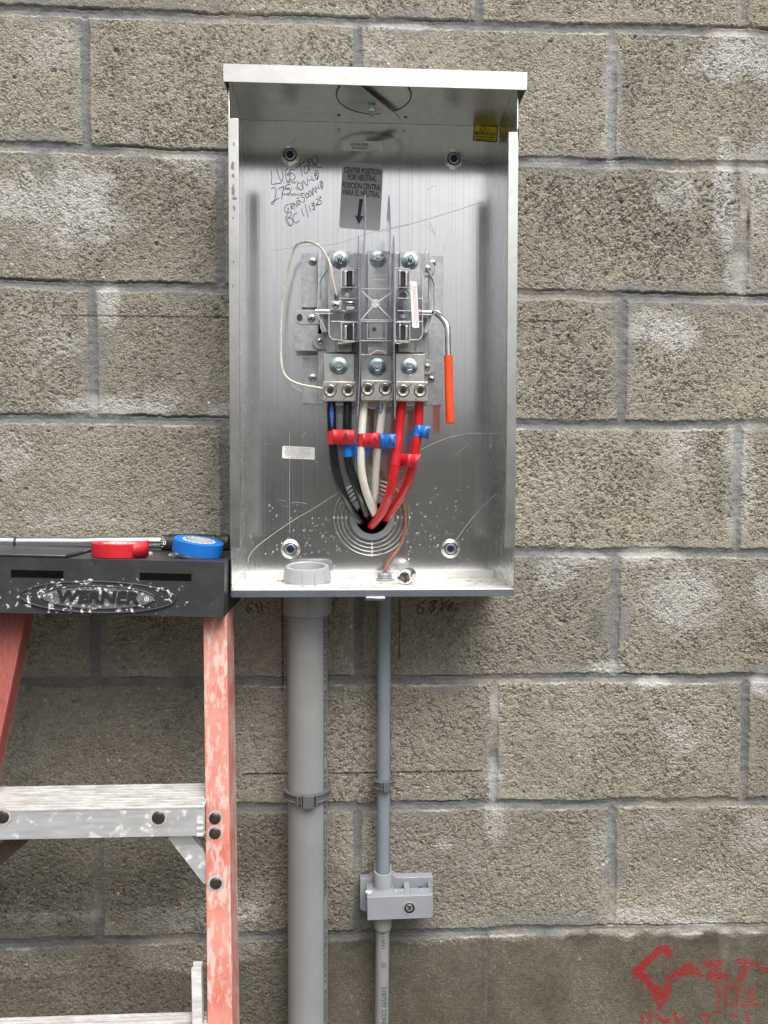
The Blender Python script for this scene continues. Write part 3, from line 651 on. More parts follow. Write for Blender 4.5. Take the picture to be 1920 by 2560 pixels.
for i in range(90):
    u, v = r_.uniform(620, 1240), r_.uniform(320, 1420); a = r_.uniform(-.7, .7) + (1.57 if r_.random() < .35 else 0); L = r_.uniform(3, 22)
    scr([(u, v), (u + L * math.cos(a) / 2 + r_.uniform(-1, 1), v + L * math.sin(a) / 2), (u + L * math.cos(a), v + L * math.sin(a))], r_.uniform(.00012, .0003), 1 if v > 900 or r_.random() < .3 else 2)
backp = b.build('back_panel', ['alu', 'scratch', 'scratchdark'], enc)
# knockout rings pressed in the back, with bridges
for k, rr in enumerate((.0585, .0525, .0465, .0400)):
    b = MB(); b.lathe([(rr + .0008, -.0000), (rr + .0005, -.0006), (rr, -.0009), (rr - .0005, -.0006), (rr - .0008, 0)], (HOLE.x - .001 * k * .3, YB, HOLE.z), 'Y', 72, caps=False)
    for a in (0, 90, 180, 270):
        c = Vector((HOLE.x + rr * math.cos(math.radians(a)), YB, HOLE.z + rr * math.sin(math.radians(a))))
        b.lathe([(.0022, 0), (.0018, -.0009), (.0, -.0014)], c, 'Y', 12, caps=False)
    b.build('knockout_ring', 'ringmetal', backp)
# sides with front flanges
th = .0018
for sgn, xo in ((1, X0), (-1, X1)):
    b = MB(); b.box(min(xo, xo + sgn * th), max(xo, xo + sgn * th), YF, 0, ZB - .009, ZT + (.0 if sgn > 0 else 0))
    sd = b.build('side_panel', 'alu_side', enc, bevel=.0004)
    b = MB(); zt = P(588, 297 if sgn > 0 else 314, YF).z; zb = P(588, 1370, YF).z
    xa, xb = sorted((xo, xo + sgn * .0135))
    b.box(xa, xb, YF - .0016, YF - .0001, zb, zt)
    xa, xb = sorted((xo + sgn * .0121, xo + sgn * .0135))
    b.box(xa, xb, YF, YF + .008, zb, zt)
    if sgn > 0:
        pass
    b.build('flange', 'alu_rough', sd, bevel=.0003)
    if sgn > 0:
        b = MB(); rr = random.Random(5)
        for v, hgt, wd in ((360, 6, 2.5), (417, 16, 5), (440, 8, 4), (478, 22, 5), (496, 8, 7), (520, 10, 3), (545, 6, 2), (655, 6, 1.5), (715, 9, 1.5)):
            c = P(583 + rr.uniform(-2, 3), v, YF - .0018); m_ = 12
            pts = [Vector((c.x + math.cos(t * 6.283 / m_) * wd / 1800 * rr.uniform(.6, 1.1), c.y, c.z + math.sin(t * 6.283 / m_) * hgt / 2300 * rr.uniform(.5, 1.1))) for t in range(m_)]
            b.add(pts, [tuple(range(m_))])
        o_ = b.build('grime_smudge', 'inkgrey', sd, smooth=0); o_['kind'] = 'stuff'
    else:
        b = MB()
        pts = [P(1295, 318, YF - .0018), P(1298, 318, YF - .0018), P(1297, 345, YF - .0018), P(1298, 360, YF - .0018), P(1295.5, 352, YF - .0018), P(1294, 335, YF - .0018)]
        b.add(pts, [tuple(range(6))]); b.build('grime_smudge', 'ink', sd, smooth=0)
# side label inside the right panel (foreshortened)
def side(Y, v):      # point on inner face of right panel
    return Vector((X1 - th - .0004, Y, CAM.z - (v - 1215) / FPX * (Y - CAM.y)))
b = MB(); b.add([side(-.118, 378), side(-.075, 392), side(-.075, 560), side(-.100, 556), side(-.118, 566)], [(0, 1, 2, 3, 4)])
sl = b.build('paper_label', 'label_white', enc, smooth=0); sl['label'] = 'white printed label on the inner right side'
b = MB()
for k in range(9):
    b.add([side(-.113, 400 + k * 14), side(-.082, 405 + k * 14), side(-.082, 408 + k * 14), side(-.113, 403 + k * 14)], [(0, 1, 2, 3)])
for i in range(len(b.v)): b.v[i].x -= .0003
b.build('print', 'redprint', sl, smooth=0)
# bottom pan with rim and lip
b = MB(); b.box(X0 + th, X1 - th, YF, YB - .0002, ZB - .0016, ZB)
b.box(X0 + .004, X1 - .004, YB - .0016, YB - .0003, ZB + .0002, ZB + .0115)
for xo, sg in ((X0 + th + .0002, 1), (X1 - th - .0002, -1)):
    pts = [Vector((xo, YB - .002, ZB + .0002)), Vector((xo, YF + .008, ZB + .0002)), Vector((xo, YF + .006, ZB + .003)), Vector((xo, YB - .002, ZB + .0115))]
    b.prism(pts, (sg * .0012, 0, 0))
pan = b.build('bottom_pan', 'alu_dirty', enc, bevel=.0003)
b = MB(); b.box(X0 + th, X1 - th, YF - .0018, YF - .0001, ZB - .0100, ZB - .0002); b.build('front_lip', 'lip', pan, bevel=.0003)
b = MB(); q0, q1 = P(914, 1488, YF - .003), P(963, 1495, YF - .003)
b.box(q0.x, q1.x, YF - .006, YF + .01, ZB - .0145, ZB - .0103); b.build('latch_tab', 'satin', pan, bevel=.0008)
# hood
hx0, hx1 = P(558, 180, -.146).x, P(1318, 195, -.146).x; hz1 = P(560, 160, -.146).z; hz0 = P(560, 206, -.146).z
b = MB()
b.box(hx0, hx1, -.146, 0.0, hz1 - .0016, hz1)
for xa, xb in ((hx0, hx0 + .0016), (hx1 - .0016, hx1)):
    b.box(xa, xb, -.146, -.02, hz0 + .002, hz1 - .0017)
b.box(X0 + th, X1 - th, -.145, YB - .0002, ZT - .0008, ZT + .0008)
hood = b.build('hood', 'alu_rough', enc, bevel=.0005)
b = MB(); b.box(hx0, hx1, -.1478, -.1461, hz0, hz1); b.build('drip_edge', 'alulip', hood, bevel=.0005)
zu = ZT - .0008; hc = Vector((P(935, 241, -.1).x, -.0905, zu))
b = MB(); b.lathe([(.0, -.0012), (.0515, -.0012), (.0525, -.0004), (.0525, .0)], hc, 'Z', 64, caps=False)
b.build('hub_cover_plate', 'alu_rough', hood)
b = MB(); b.lathe([(.0528, -.0001), (.0533, -.0016), (.0538, -.0001)], hc, 'Z', 64, caps=False); b.build('cover_seam', 'dark', hood)
def under(u, v, dz=0):       # point under the hood at height zu-dz
    z = zu - dz; d = np.array([(u - 960) / FPX, (v - 1280) / FPX, 1.0]); w_ = RM.T @ d; t = (z - CAM.z) / w_[2]
    return Vector((CAM.x + t * w_[0], CAM.y + t * w_[1], z))
b = MB(); pts = [under(x, y, .006) for x, y in ((860, 212), (887, 203), (993, 286), (1001, 297), (975, 293), (950, 280), (868, 216))]
b.prism(pts, (0, 0, -.0018)); st = b.build('clamp_strap', 'alu_rough', hood, bevel=.0003)
sc_ = under(930, 262, .006); b = MB(); b.lathe([(.0, .002), (.0028, .002), (.0028, -.004), (.006, -.005), (.006, -.008), (.0035, -.0095), (.0035, -.016), (0, -.0165)], sc_, 'Z', 12)
b.build('screw', 'zinc', st)
for u, v in ((848, 204), (847, 288), (1029, 211), (1014, 293), (1084, 294)):
    b = MB(); c = under(u, v, .0003); b.lathe([(.0, -.0), (.0028 if u < 1080 else .0012, 0)], c, 'Z', 14, caps=False); b.build('rivet_hole', 'dark', hood)
# mounting bolts in dimples
for i, (u, v) in enumerate(((725, 386), (1135, 396), (726, 1373), (1127, 1372))):
    c = P(u, v, YB - .004); t_ = thing  # dimple + bolt
    b = MB(); b.lathe([(.0152, .0038), (.0146, .0030), (.0125, .0022), (.0105, .0008), (.0095, .0012), (.0094, .0036)], c, 'Y', 36, caps=False)
    dm = b.build('mounting_dimple', 'alu_side', enc)
    b = MB(); b.lathe([(.0104, .0006), (.0100, -.0002), (.0082, -.0002)], c, 'Y', 32, caps=False); b.build('shadow_gap', 'gap', dm)
    b = MB(); b.lathe([(.0084, .0020), (.0084, -.0006), (.0078, -.0012), (.0064, -.0014), (.0060, -.0006), (.0054, -.0004)], c, 'Y', 32, caps=False); b.build('washer', 'galv', dm)
    b = MB(); pp, vv = hexa(c, .0052, c.y - .0022, c.y + .003, 12 * i); b.prism(pp, vv); b.build('bolt_head', M['bolt_blue'] if 'bolt_blue' in M else M.setdefault('bolt_blue', plain('blue_coated_screw', (.012, .025, .07), .35, .3, .2)), dm, bevel=.0004)

def sticker(name, corners, q, mat, lines, Y=YB - .0003, rad=.08, label=None, border=None):
    mp = quadmap(*[q(x, y, Y) for x, y in corners])
    w_ = (mp(1, .5) - mp(0, .5)).length; h_ = (mp(.5, 1) - mp(.5, 0)).length
    rp = rrect(1.0, 1.0, .5, 5)
    r = rad * min(w_, h_)
    pts = [mp(x / w_, 1 - y / h_) for x, y in rrect(w_, h_, r)]
    b = MB()
    if border:
        b.prism(pts, (0, .0002, 0), 1)
        bi = .0014
        b.prism([mp((x + bi) / w_, 1 - (y + bi) / h_) + Vector((0, -.00012, 0)) for x, y in rrect(w_ - 2 * bi, h_ - 2 * bi, r * .7)], (0, .0001, 0), 0)
    else: b.prism(pts, (0, .0002, 0))
    st = b.build(name, [mat, 'ink'], enc, smooth=0)
    if label: st['label'] = label
    b = MB()
    for ln in lines:
        s_, t_, hh, txt_ = ln[:4]; bold = ln[4] if len(ln) > 4 else 0; sx = ln[5] if len(ln) > 5 else 1.0; wid = ln[6] if len(ln) > 6 else None
        vs, fs = text_mesh(txt_, 1, 'CENTER', bold)
        if wid: x_ = [a_ for a_, _ in vs]; sx = wid * w_ / (max(x_) - min(x_)) / (hh * h_)
        b.add([mp(s_ + x * hh * h_ * sx / w_, t_ - y * hh) + Vector((0, -.00045, 0)) for x, y in vs], fs)
    if name == 'arrow_label':
        for poly in ([(.46, .545), (.55, .545), (.51, .80), (.58, .80), (.475, .93), (.37, .80), (.43, .80)],):
            b.add([mp(*p) + Vector((0, -.0004, 0)) for p in poly], [tuple(range(len(poly)))])
    if name == 'certification_label':
        for rr in (.115,):
            n = 24; vs = []
            for k in range(n):
                a = 6.2832 * k / n
                for r2 in (rr * w_, rr * w_ * .78): vs.append(mp(.38 + math.cos(a) * r2 / w_, .24 + math.sin(a) * r2 / h_) + Vector((0, -.00045, 0)))
            b.add(vs, [(2 * k, 2 * k + 1, (2 * k + 3) % (2 * n), (2 * k + 2) % (2 * n)) for k in range(n)])
        b.add([mp(x, y) + Vector((0, -.00045, 0)) for x, y in ((.04, .73), (.96, .75), (.96, .765), (.04, .745))], [(0, 1, 2, 3)])
    b.build('lettering', 'ink', st, smooth=0)
    return st
sticker('part_number_label', [(1247, 870), (1652, 883), (1650, 987), (1243, 972)], Q1, 'label_pale', [(.43, .40, .36, '41105-02FL', .008, 1, .44), (.43, .73, .2, 'MBG APPROVED', .02, 1, .36), (.78, .90, .12, '41052-500 Rev A', 0, 1, .26)])
sticker('arrow_label', [(1250, 1085), (1652, 1110), (1620, 1766), (1215, 1735)], Q1, 'label_grey',
        [(.5, .125, .125, 'CENTER POSITION', .015, 1, .90), (.5, .228, .125, 'FOR NEUTRAL', .015, 1, .70), (.5, .355, .125, 'POSICIÓN CENTRAL', .015, 1, .96), (.5, .462, .125, 'PARA EL NEUTRAL', .015, 1, .90)], rad=.07, label='grey label with an arrow pointing down')
sticker('certification_label', [(968, 716), (1203, 733), (1197, 892), (957, 874)], Q2, 'label_yellow',
        [(.38, .25, .16, 'UL', .01, 1, .10), (.61, .30, .12, 'LISTED', .01, 1, .2), (.5, .53, .26, 'METER SOCKET', .03, 1, .88), (.5, .74, .14, 'ENCLOSURE WITH EQUIPMENT', .01, 1, .74), (.5, .89, .14, 'MARKED 2022 Y100 SC', .01, 1, .66)], border=True, label='small yellow label with a black border')
sticker('ground_wire_label', [(606, 144), (941, 159), (940, 287), (601, 271)], Z7, 'label_white',
        [(.47, .13, .13, 'GROUNDING WIRE SHALL BE', .0, 1, .80), (.47, .285, .13, 'SECURELY FASTENED TO', 0, 1, .69), (.47, .44, .13, 'THE GROUND TERMINAL LUG', 0, 1, .80), (.47, .59, .13, 'IN THE LINE COMPARTMENT', 0, 1, .78), (.47, .745, .13, 'WITH NO BREAKS IN THE', 0, 1, .68), (.47, .89, .13, 'GROUND WIRE', 0, 1, .42)], label='small white label of printed capitals')
# handwriting in marker and the faint stamp
HW = [[(545, 1170), (552, 1240), (546, 1302), (600, 1300), (648, 1292)], [(600, 1150), (618, 1220), (645, 1280), (662, 1230), (650, 1150)], [(715, 1148), (688, 1170), (690, 1240), (712, 1285), (728, 1250), (725, 1195), (700, 1215), (735, 1212)],
      [(778, 1165), (740, 1160), (728, 1190), (762, 1205), (782, 1235), (762, 1262), (720, 1262)], [(785, 1150), (830, 1112), (880, 1075)], [(828, 1105), (838, 1160), (852, 1225)], [(878, 1130), (868, 1175), (890, 1200), (912, 1165), (905, 1120), (878, 1130)],
      [(905, 1060), (918, 1120), (922, 1172)], [(900, 1070), (928, 1048), (942, 1068), (918, 1105), (975, 1140)], [(970, 1025), (950, 1055), (960, 1110), (990, 1105), (1005, 1060), (990, 1025), (970, 1025)], [(965, 1085), (990, 1130), (1045, 1140)],
      [(545, 1350), (575, 1338), (592, 1370), (585, 1440), (560, 1505), (546, 1490), (575, 1470), (625, 1440)], [(612, 1355), (650, 1335), (668, 1330), (655, 1400), (648, 1455)], [(735, 1308), (690, 1318), (688, 1350), (722, 1350), (735, 1380), (705, 1410)],
      [(812, 1295), (802, 1330), (835, 1362), (858, 1355)], [(842, 1285), (852, 1345)], [(862, 1350), (858, 1270), (902, 1320), (898, 1240)], [(912, 1272), (945, 1258)], [(945, 1225), (955, 1268), (978, 1260)], [(972, 1195), (985, 1252), (1000, 1245), (998, 1222), (980, 1218), (998, 1195), (972, 1195)], [(975, 1165), (1005, 1180), (1014, 1220), (1000, 1262)],
      [(722, 1500), (690, 1515), (678, 1550), (688, 1585), (712, 1565), (714, 1540), (700, 1545)], [(735, 1500), (745, 1560)], [(732, 1505), (755, 1495), (758, 1520), (742, 1530), (768, 1550)], [(775, 1545), (768, 1490), (800, 1530), (795, 1470)], [(806, 1465), (815, 1510), (830, 1495), (822, 1465), (806, 1465)], [(822, 1440), (795, 1445)], [(820, 1478), (838, 1472)],
      [(872, 1395), (842, 1400), (848, 1435), (872, 1440), (872, 1475), (850, 1485)], [(895, 1390), (885, 1425), (902, 1440), (915, 1410), (895, 1390)], [(925, 1370), (915, 1405), (930, 1425), (942, 1395), (925, 1370)], [(945, 1360), (955, 1420)], [(962, 1410), (955, 1340), (990, 1390), (978, 1320)], [(985, 1350), (1005, 1340)], [(1008, 1305), (1015, 1345), (1032, 1338)], [(1025, 1285), (1036, 1335), (1048, 1325), (1038, 1305), (1048, 1285), (1025, 1285)], [(1030, 1265), (1055, 1300), (1045, 1365)],
      [(700, 1600), (705, 1660), (735, 1715)], [(700, 1600), (735, 1578), (740, 1615), (712, 1640), (750, 1645), (760, 1690), (735, 1718), (695, 1680), (690, 1620)], [(798, 1590), (768, 1610), (762, 1660), (790, 1690), (822, 1660)], [(845, 1545), (858, 1600), (872, 1620)], [(880, 1500), (895, 1570), (912, 1635)], [(922, 1515), (932, 1580)], [(940, 1495), (965, 1498), (948, 1520), (972, 1525), (965, 1550), (945, 1555)], [(965, 1470), (975, 1565)], [(985, 1460), (1005, 1450), (1008, 1480), (985, 1515), (1015, 1500)], [(1015, 1435), (1038, 1430), (1020, 1460), (1042, 1475), (1035, 1500), (1010, 1510)]]
b = MB()
for st_ in HW: b.ribbon(crom([Q1(x, y, YB - .0003) for x, y in st_], 5), .00085)
b.build('handwriting', 'ink', backp, smooth=0)
b = MB()
for s_, (x, y), ww in (('TURNO 1', (748, 1285), 165), ('JUL 11 2022', (745, 1348), 165), ('COMERCIAL', (762, 1405), 230)):
    vs, fs = text_mesh(s_, 1); xx = [a_ for a_, _ in vs]; k = ww / (max(xx) - min(xx))
    b.add([Q1(x - a_ * k, y + c_ * 36, YB - .0003) for a_, c_ in vs], fs)
b.build('stamp', 'inkgrey', backp, smooth=0)
# rain drops
b = MB(); rr = random.Random(11)
def drop(c, r, mb, fl=.55):
    n = 10; prof = [(1, 0), (.92, .35), (.7, .7), (.35, .93), (0, 1)]; sq = rr.uniform(.75, 1.3)
    vs = [Vector((c.x + r * p * math.cos(6.283 * k / n) * sq, c.y - r * fl * h_, c.z + r * p * math.sin(6.283 * k / n))) for p, h_ in prof[:-1] for k in range(n)] + [Vector((c.x, c.y - r * fl, c.z))]
    fs = [(i * n + k, i * n + (k + 1) % n, (i + 1) * n + (k + 1) % n, (i + 1) * n + k) for i in range(3) for k in range(n)] + [(3 * n + k, 3 * n + (k + 1) % n, 4 * n) for k in range(n)]
    mb.add(vs, fs)
for i in range(560):
    if i < 280: u = rr.gauss(790, 70); v = rr.gauss(1340, 45)
    else: u = rr.gauss(1080, 75); v = rr.gauss(1320, 60)
    if not (615 < u < 1242 and 1190 < v < 1428): continue
    c = P(u, v, YB - .0001)
    if (c - HOLE).length < .036: continue
    drop(c, rr.choice([.0003, .0004, .0004, .0005, .0006, .0008, .0011, .0014]) * rr.uniform(.7, 1.15), b, .5)
dr = b.build('rain_drops', 'water', backp); dr['kind'] = 'stuff'

# back entry bushing and tube
eb = thing('cable_bushing', 'grey round bushing at the cable entry in the enclosure back', 'bushing', HOLE)
b = MB(); b.lathe([(.0250, .006), (.0248, -.0045), (.0255, -.0055), (.0335, -.0055), (.0345, -.0045), (.0345, .0018)], (HOLE.x, YB, HOLE.z), 'Y', 56, caps=False); b.build('ring', 'pvc2', eb)
b = MB(); b.lathe([(.0251, -.0046), (.0245, -.002), (.0245, .14), (.0, .14)], (HOLE.x, YB, HOLE.z), 'Y', 40, caps=False); b.build('liner', 'dark', eb)

# ------------------------------------------------------------------ meter socket block
sk = thing('meter_socket', 'meter socket assembly with clear shields and six terminals in the enclosure', 'meter socket', S(900, 1560, -.01))
def rb(mb, x0, y0, x1, y1, Yf, Yb, mi=None):
    a, c = S(x0, y0, Yf), S(x1, y1, Yf); mb.box(a.x, c.x, Yf, Yb, c.z, a.z, mi)
def part(name, mat, fn, bevel=.0004, parent=None, **k):
    b = MB()
    if mat == 'clear':
        old = b.tube; b.tube = lambda *a_, **k_: old(*a_, **{**k_, 'mi': 1}); mat = ['clear', 'rim']
    fn(b); return b.build(name, mat, parent or sk, bevel=bevel, **k)
for q_ in ((255, 252, 420, 722), (262, 1147, 450, 1548), (1330, 272, 1475, 1560)): part('mounting_plate', 'galv', lambda b: rb(b, *q_, -.014, -.0065))
part('base_channel', 'galv', lambda b: (rb(b, 392, 232, 1350, 1548, -.030, -.0145), rb(b, 392, 232, 425, 720, -.034, -.0305), rb(b, 1318, 240, 1352, 720, -.034, -.0305)), bevel=.001)
part('side_bracket', 'galv', lambda b: rb(b, 192, 868, 430, 1096, -.030, -.0282))
def tabf(b):
    pts = [S(410, 745, -.0315), S(215, 745, -.0315), S(195, 765, -.0315), S(193, 800, -.0315), S(205, 840, -.0315), S(240, 864, -.0315), S(410, 864, -.0315)]
    b.prism(pts, (0, .0014, 0))
tb = part('hanger_tab', 'galv', tabf)
b = MB(); c = S(238, 808, -.0318); b.prism([Vector((c.x + x * .0045 + .0, c.y, c.z + y * .0055)) for x, y in [(math.cos(k / 14 * 6.283), math.sin(k / 14 * 6.283)) for k in range(14)]], (0, .0002, 0)); b.build('slot_hole', 'blackmetal', tb)
for x in (225, 1340):
    pass
# grey insulating base with ears
def earf(cx, cy):
    def f(b):
        c = S(cx, cy, -.036); b.lathe([(.0115, .008), (.0115, .001), (.0108, 0), (.0, 0)], c, 'Y', 28)
        sg = 1 if cx < 900 else -1
        b.box(min(c.x, c.x + sg * .020), max(c.x, c.x + sg * .020), c.y + .0005, c.y + .008, c.z - .0113, c.z + .0113)
    return f
part('insulator_base', 'greyblock', lambda b: (rb(b, 432, 660, 520, 770, -.052, -.030), rb(b, 1290, 670, 1345, 820, -.052, -.030), rb(b, 430, 780, 500, 940, -.045, -.030), rb(b, 1300, 480, 1340, 960, -.046, -.030),
     rb(b, 468, 250, 736, 1110, -.040, -.0302), rb(b, 744, 250, 1046, 1500, -.038, -.0302), rb(b, 1060, 250, 1318, 1110, -.040, -.0302)), bevel=.0008)
for cx, cy in ((415, 1015), (1345, 385), (1345, 1235)):
    part('mounting_ear', 'greyblock', earf(cx, cy), bevel=.0006)
def phillips(x, y, Y, r=.0085, mat='screw', par=None, q=S):
    c = q(x, y, Y); b = MB()
    b.lathe([(r, .0015), (r, .0003), (r * .85, -.0012), (r * .5, -.0021), (0, -.0024)], c, 'Y', 24)
    s_ = b.build('screw', mat, par or sk)
    b = MB(); a = random.uniform(0, 1.5)
    for k in (0, 1):
        R_ = Matrix.Rotation(a + k * math.pi / 2, 3, 'Y'); b.box(c.x - r * .55, c.x + r * .55, c.y - .0026, c.y - .0018, c.z - r * .11, c.z + r * .11, rot=R_)
    b.build('cross_slot', 'dark', s_, smooth=0)
for x, y, Y, r in ((350, 325, -.0145, .0063), (1388, 338, -.0145, .0055), (340, 815, -.0320, .0062), (415, 1015, -.0365, .0052), (1343, 385, -.0365, .0052), (350, 1330, -.0145, .0062), (1375, 1343, -.0145, .0055), (1340, 1235, -.0365, .0052)): phillips(x, y, Y, r)
# bus bars
for x0, y0, x1, y1 in ((490, 226, 667, 1108), (826, 230, 1000, 1108), (1106, 236, 1278, 1108)):
    part('bus_bar', 'lug', lambda b: rb(b, x0, y0, x1, y1, -.047, -.0405))
for x0, y0, x1, y1 in ((547, 1000, 700, 1112), (1085, 1000, 1240, 1112)):
    part('bus_bar', 'lug', lambda b: rb(b, x0, y0, x1, y1, -.056, -.0472), bevel=.002)
LUGS = [(437, 1360, 727, 1530, 447, 1120, 712, (503, 1440), (657, 1438)), (768, 1350, 1047, 1525, 766, 1130, 1035, (827, 1427), (980, 1425)), (1068, 1360, 1350, 1530, 1068, 1120, 1320, (1132, 1440), (1280, 1440))]
for i, (a0, b0, a1, b1, p0, p1, p2, s1_, s2_) in enumerate(LUGS):
    lg = part('terminal_lug', 'lug', lambda b: (rb(b, a0, b0, a1, b1, -.090, -.050), rb(b, p0, p1, p2, b0 + 4, -.066, -.050)), bevel=.0007)
    for (x, y) in (s1_, s2_):
        c = S(x, y, -.0902); b = MB()
        b.lathe([(.0084, .0004), (.0084, -.0008), (.0078, -.0012), (.0062, -.0010), (.0048, -.0007)], c, 'Y', 36, caps=False)
        ss = b.build('set_screw', 'oldscrew', lg)
        b = MB(); b.lathe([(.0094, -.0001), (.0093, -.0004), (.0084, -.0004)], c, 'Y', 36, caps=False); b.build('thread_gap', 'recess', lg)
        b = MB(); pp, vv = hexa(c, .0046, c.y - .0011, c.y - .0005, random.uniform(0, 30)); b.prism(pp, vv); b.build('hex_recess', 'recess', lg, smooth=0)
        b = MB(); k = 3.456
        jx = random.uniform(-4, 6)
        b.ribbon(crom([S(x + 18, y - 8, -.0918), S(x + 52, y - 45 + jx, -.0918), S(x + 80, y - 66 + jx, -.0918)], 4), [.0009] * 8 + [.0004])
        b.ribbon([S(x - 34, y + 34, -.0918), S(x - 16, y + 14, -.0918)], .0009); b.ribbon([S(x - 46 - jx, y + 82, -.0906), S(x - 22, y + 58, -.0906)], .0006)
        b.build('marker_line', 'ink', ss, smooth=0)
# bolts and washers
def bolt(x, y, Y, rw, tilt=0, mat='zinc', up=0):
    c = S(x, y, Y); b = MB(); b.lathe([(rw, .0015), (rw, .0), (rw * .93, -.0012), (rw * .70, -.0016), (rw * .5, -.0026), (0, -.0026)], c, 'Y', 36)
    ws = b.build('washer', mat, sk)
    b = MB(); pp, vv = hexa(c, rw * .54, c.y - .0085, c.y - .0026, random.uniform(0, 50)); b.prism(pp, vv); b.build('nut', mat, ws, bevel=.0007)
    b = MB(); b.lathe([(rw * .28, -.002), (rw * .28, -.0125 - up), (rw * .24, -.0132 - up), (rw * .17, -.0132 - up), (rw * .15, -.0122 - up), (0, -.0122 - up)], c, 'Y', 20); b.build('stud', 'satin', ws)
for x, y, Y, r, up in ((585, 312, -.0475, .0134, .008), (915, 305, -.0475, .0125, .003), (1190, 318, -.0475, .0134, .008), (578, 1227, -.0664, .0139, 0), (910, 1234, -.0664, .0139, 0), (1185, 1233, -.0664, .0127, 0)): bolt(x, y, Y, r, up=up)
# jaws
def jaw(name, xr, xt, y0, y1, low):
    """xr: rolled contact x-range, xt: thin plate x-range"""
    jp = MB()
    a, c = S(xr[0], y0, -.088), S(xr[1], y1, -.088); cx = (a.x + c.x) / 2; r = (c.x - a.x) / 2
    pts = [Vector((cx + r * math.cos(math.radians(t)), -.083 - r * .8 * math.sin(math.radians(t)), a.z)) for t in range(0, 181, 15)] + [Vector((a.x, -.058, a.z)), Vector((c.x, -.058, a.z))]
    jp.prism(pts, (0, 0, c.z - a.z))
    a, c = S(xt[0], y0 - 6, -.086), S(xt[1], y1, -.086); jp.box(a.x, c.x, -.086, -.058, c.z, a.z)
    if low:
        xx = sorted((xr[0], xr[1], xt[0], xt[1])); a, c = S(xx[0] - 10, y1 + 2, -.080), S(xx[-1] + 5, y1 + 36, -.080)
        jp.box(a.x, c.x, -.080, -.055, c.z, a.z); a, c = S(xx[0] - 45, y1 + 5, -.074), S(xx[0] + 30, y1 + 45, -.074); jp.box(a.x, c.x, -.074, -.055, c.z, a.z)
    j = jp.build('meter_jaw', 'chrome', sk, bevel=.0012)
    s0, s1 = (xr[1], xt[0]) if xr[1] < xt[1] else (xt[1], xr[0])
    part('jaw_slot', 'dark', lambda b: rb(b, s0 - 4, y0 + 4, s1 + 3, y1 - 4, -.0885, -.060), bevel=None, parent=j)
jaw('a', (608, 660), (690, 712), 400, 532, False); jaw('b', (612, 662), (692, 714), 872, 992, True)
jaw('c', (1140, 1186), (1094, 1116), 404, 536, False); jaw('d', (1140, 1184), (1094, 1116), 872, 990, True)
# jaw guide posts
for x, y, m_ in ((650, 608, 'satin'), (652, 793, 'dark'), (1135, 610, 'dark'), (1138, 790, 'zinc'), (1110, 730, 'dark')):
    c = S(x, y, -.074); b = MB(); b.lathe([(.0090, .01), (.0090, -.001), (.0084, -.002), (.0074, -.001), (.0068, .004)], c, 'Y', 28, caps=False); gp = b.build('screw_well', 'clear', sk)
    b = MB(); b.lathe([(.0052, .012), (.0052, .004), (.0035, .0025), (0, .0025)], c, 'Y', 18); b.build('well_screw', m_, gp)
# clear covers over the jaws
def frame(b, pts, wdt, Y, dpt):
    """a moulded rim along a closed outline"""
    b.tube(crom(pts + [pts[0]], 3), wdt, 6, caps=False)
for side_, (x0, x1) in (('l', (492, 745)), ('r', (1062, 1300))):
    def cf(b):
        a, c = S(x0, 405, -.080), S(x1, 1003, -.080); w_, h_ = c.x - a.x, a.z - c.z
        pts = [Vector((a.x + x, -.080, c.z + y)) for x, y in rrect(w_, h_, .009, 4)]
        b.prism(pts, (0, .0014, 0)); b.tube(pts + [pts[0]], .0008, 6, caps=False)
        for zy in (642, 750, 842):
            q0, q1 = S(x0 + 20, zy, -.0805), S(x1 - 2, zy, -.0805); b.box(q0.x, q1.x, -.0822, -.0802, q0.z - .0006, q0.z + .0006, 1)
        sx0 = S(x0 if side_ == 'l' else x1, 700, -.08).x
        b.box(sx0 - .0006, sx0 + .0006, -.0795, -.050, c.z + .008, a.z - .008)
    part('clear_jaw_cover', 'clear', cf, bevel=None)
    # upper jaw hood in clear plastic
    xa, xb = (600, 745) if side_ == 'l' else (1062, 1190)
    for yy0, yy1 in ((382, 548), (850, 1012)):
        def hf(b):
            a, c = S(xa, yy0, -.093), S(xb, yy1, -.093)
            b.tube([Vector((a.x, -.0925, a.z)), Vector((c.x, -.0925, a.z)), Vector((c.x, -.0925, c.z)), Vector((a.x, -.0925, c.z)), Vector((a.x, -.0925, a.z))], .0009, 6, caps=False)
            b.box(a.x, c.x, -.092, -.081, a.z - .0005, a.z + .0005); b.box(a.x - .0005, a.x + .0005, -.092, -.081, c.z, a.z); b.box(c.x - .0005, c.x + .0005, -.092, -.081, c.z, a.z)
        part('jaw_guard', 'clear', hf, bevel=None)
# left jaw terminal: screw with ring terminal and spring clip
part('terminal_plate', 'satin', lambda b: rb(b, 505, 662, 600, 742, -.084, -.060))
phillips(550, 698, -.0855, .0056, 'satin')
part('spring_clip', 'chrome', lambda b: (rb(b, 635, 668, 712, 682, -.088, -.07), rb(b, 638, 690, 712, 700, -.086, -.07), rb(b, 640, 706, 715, 742, -.084, -.07)), bevel=.0012)
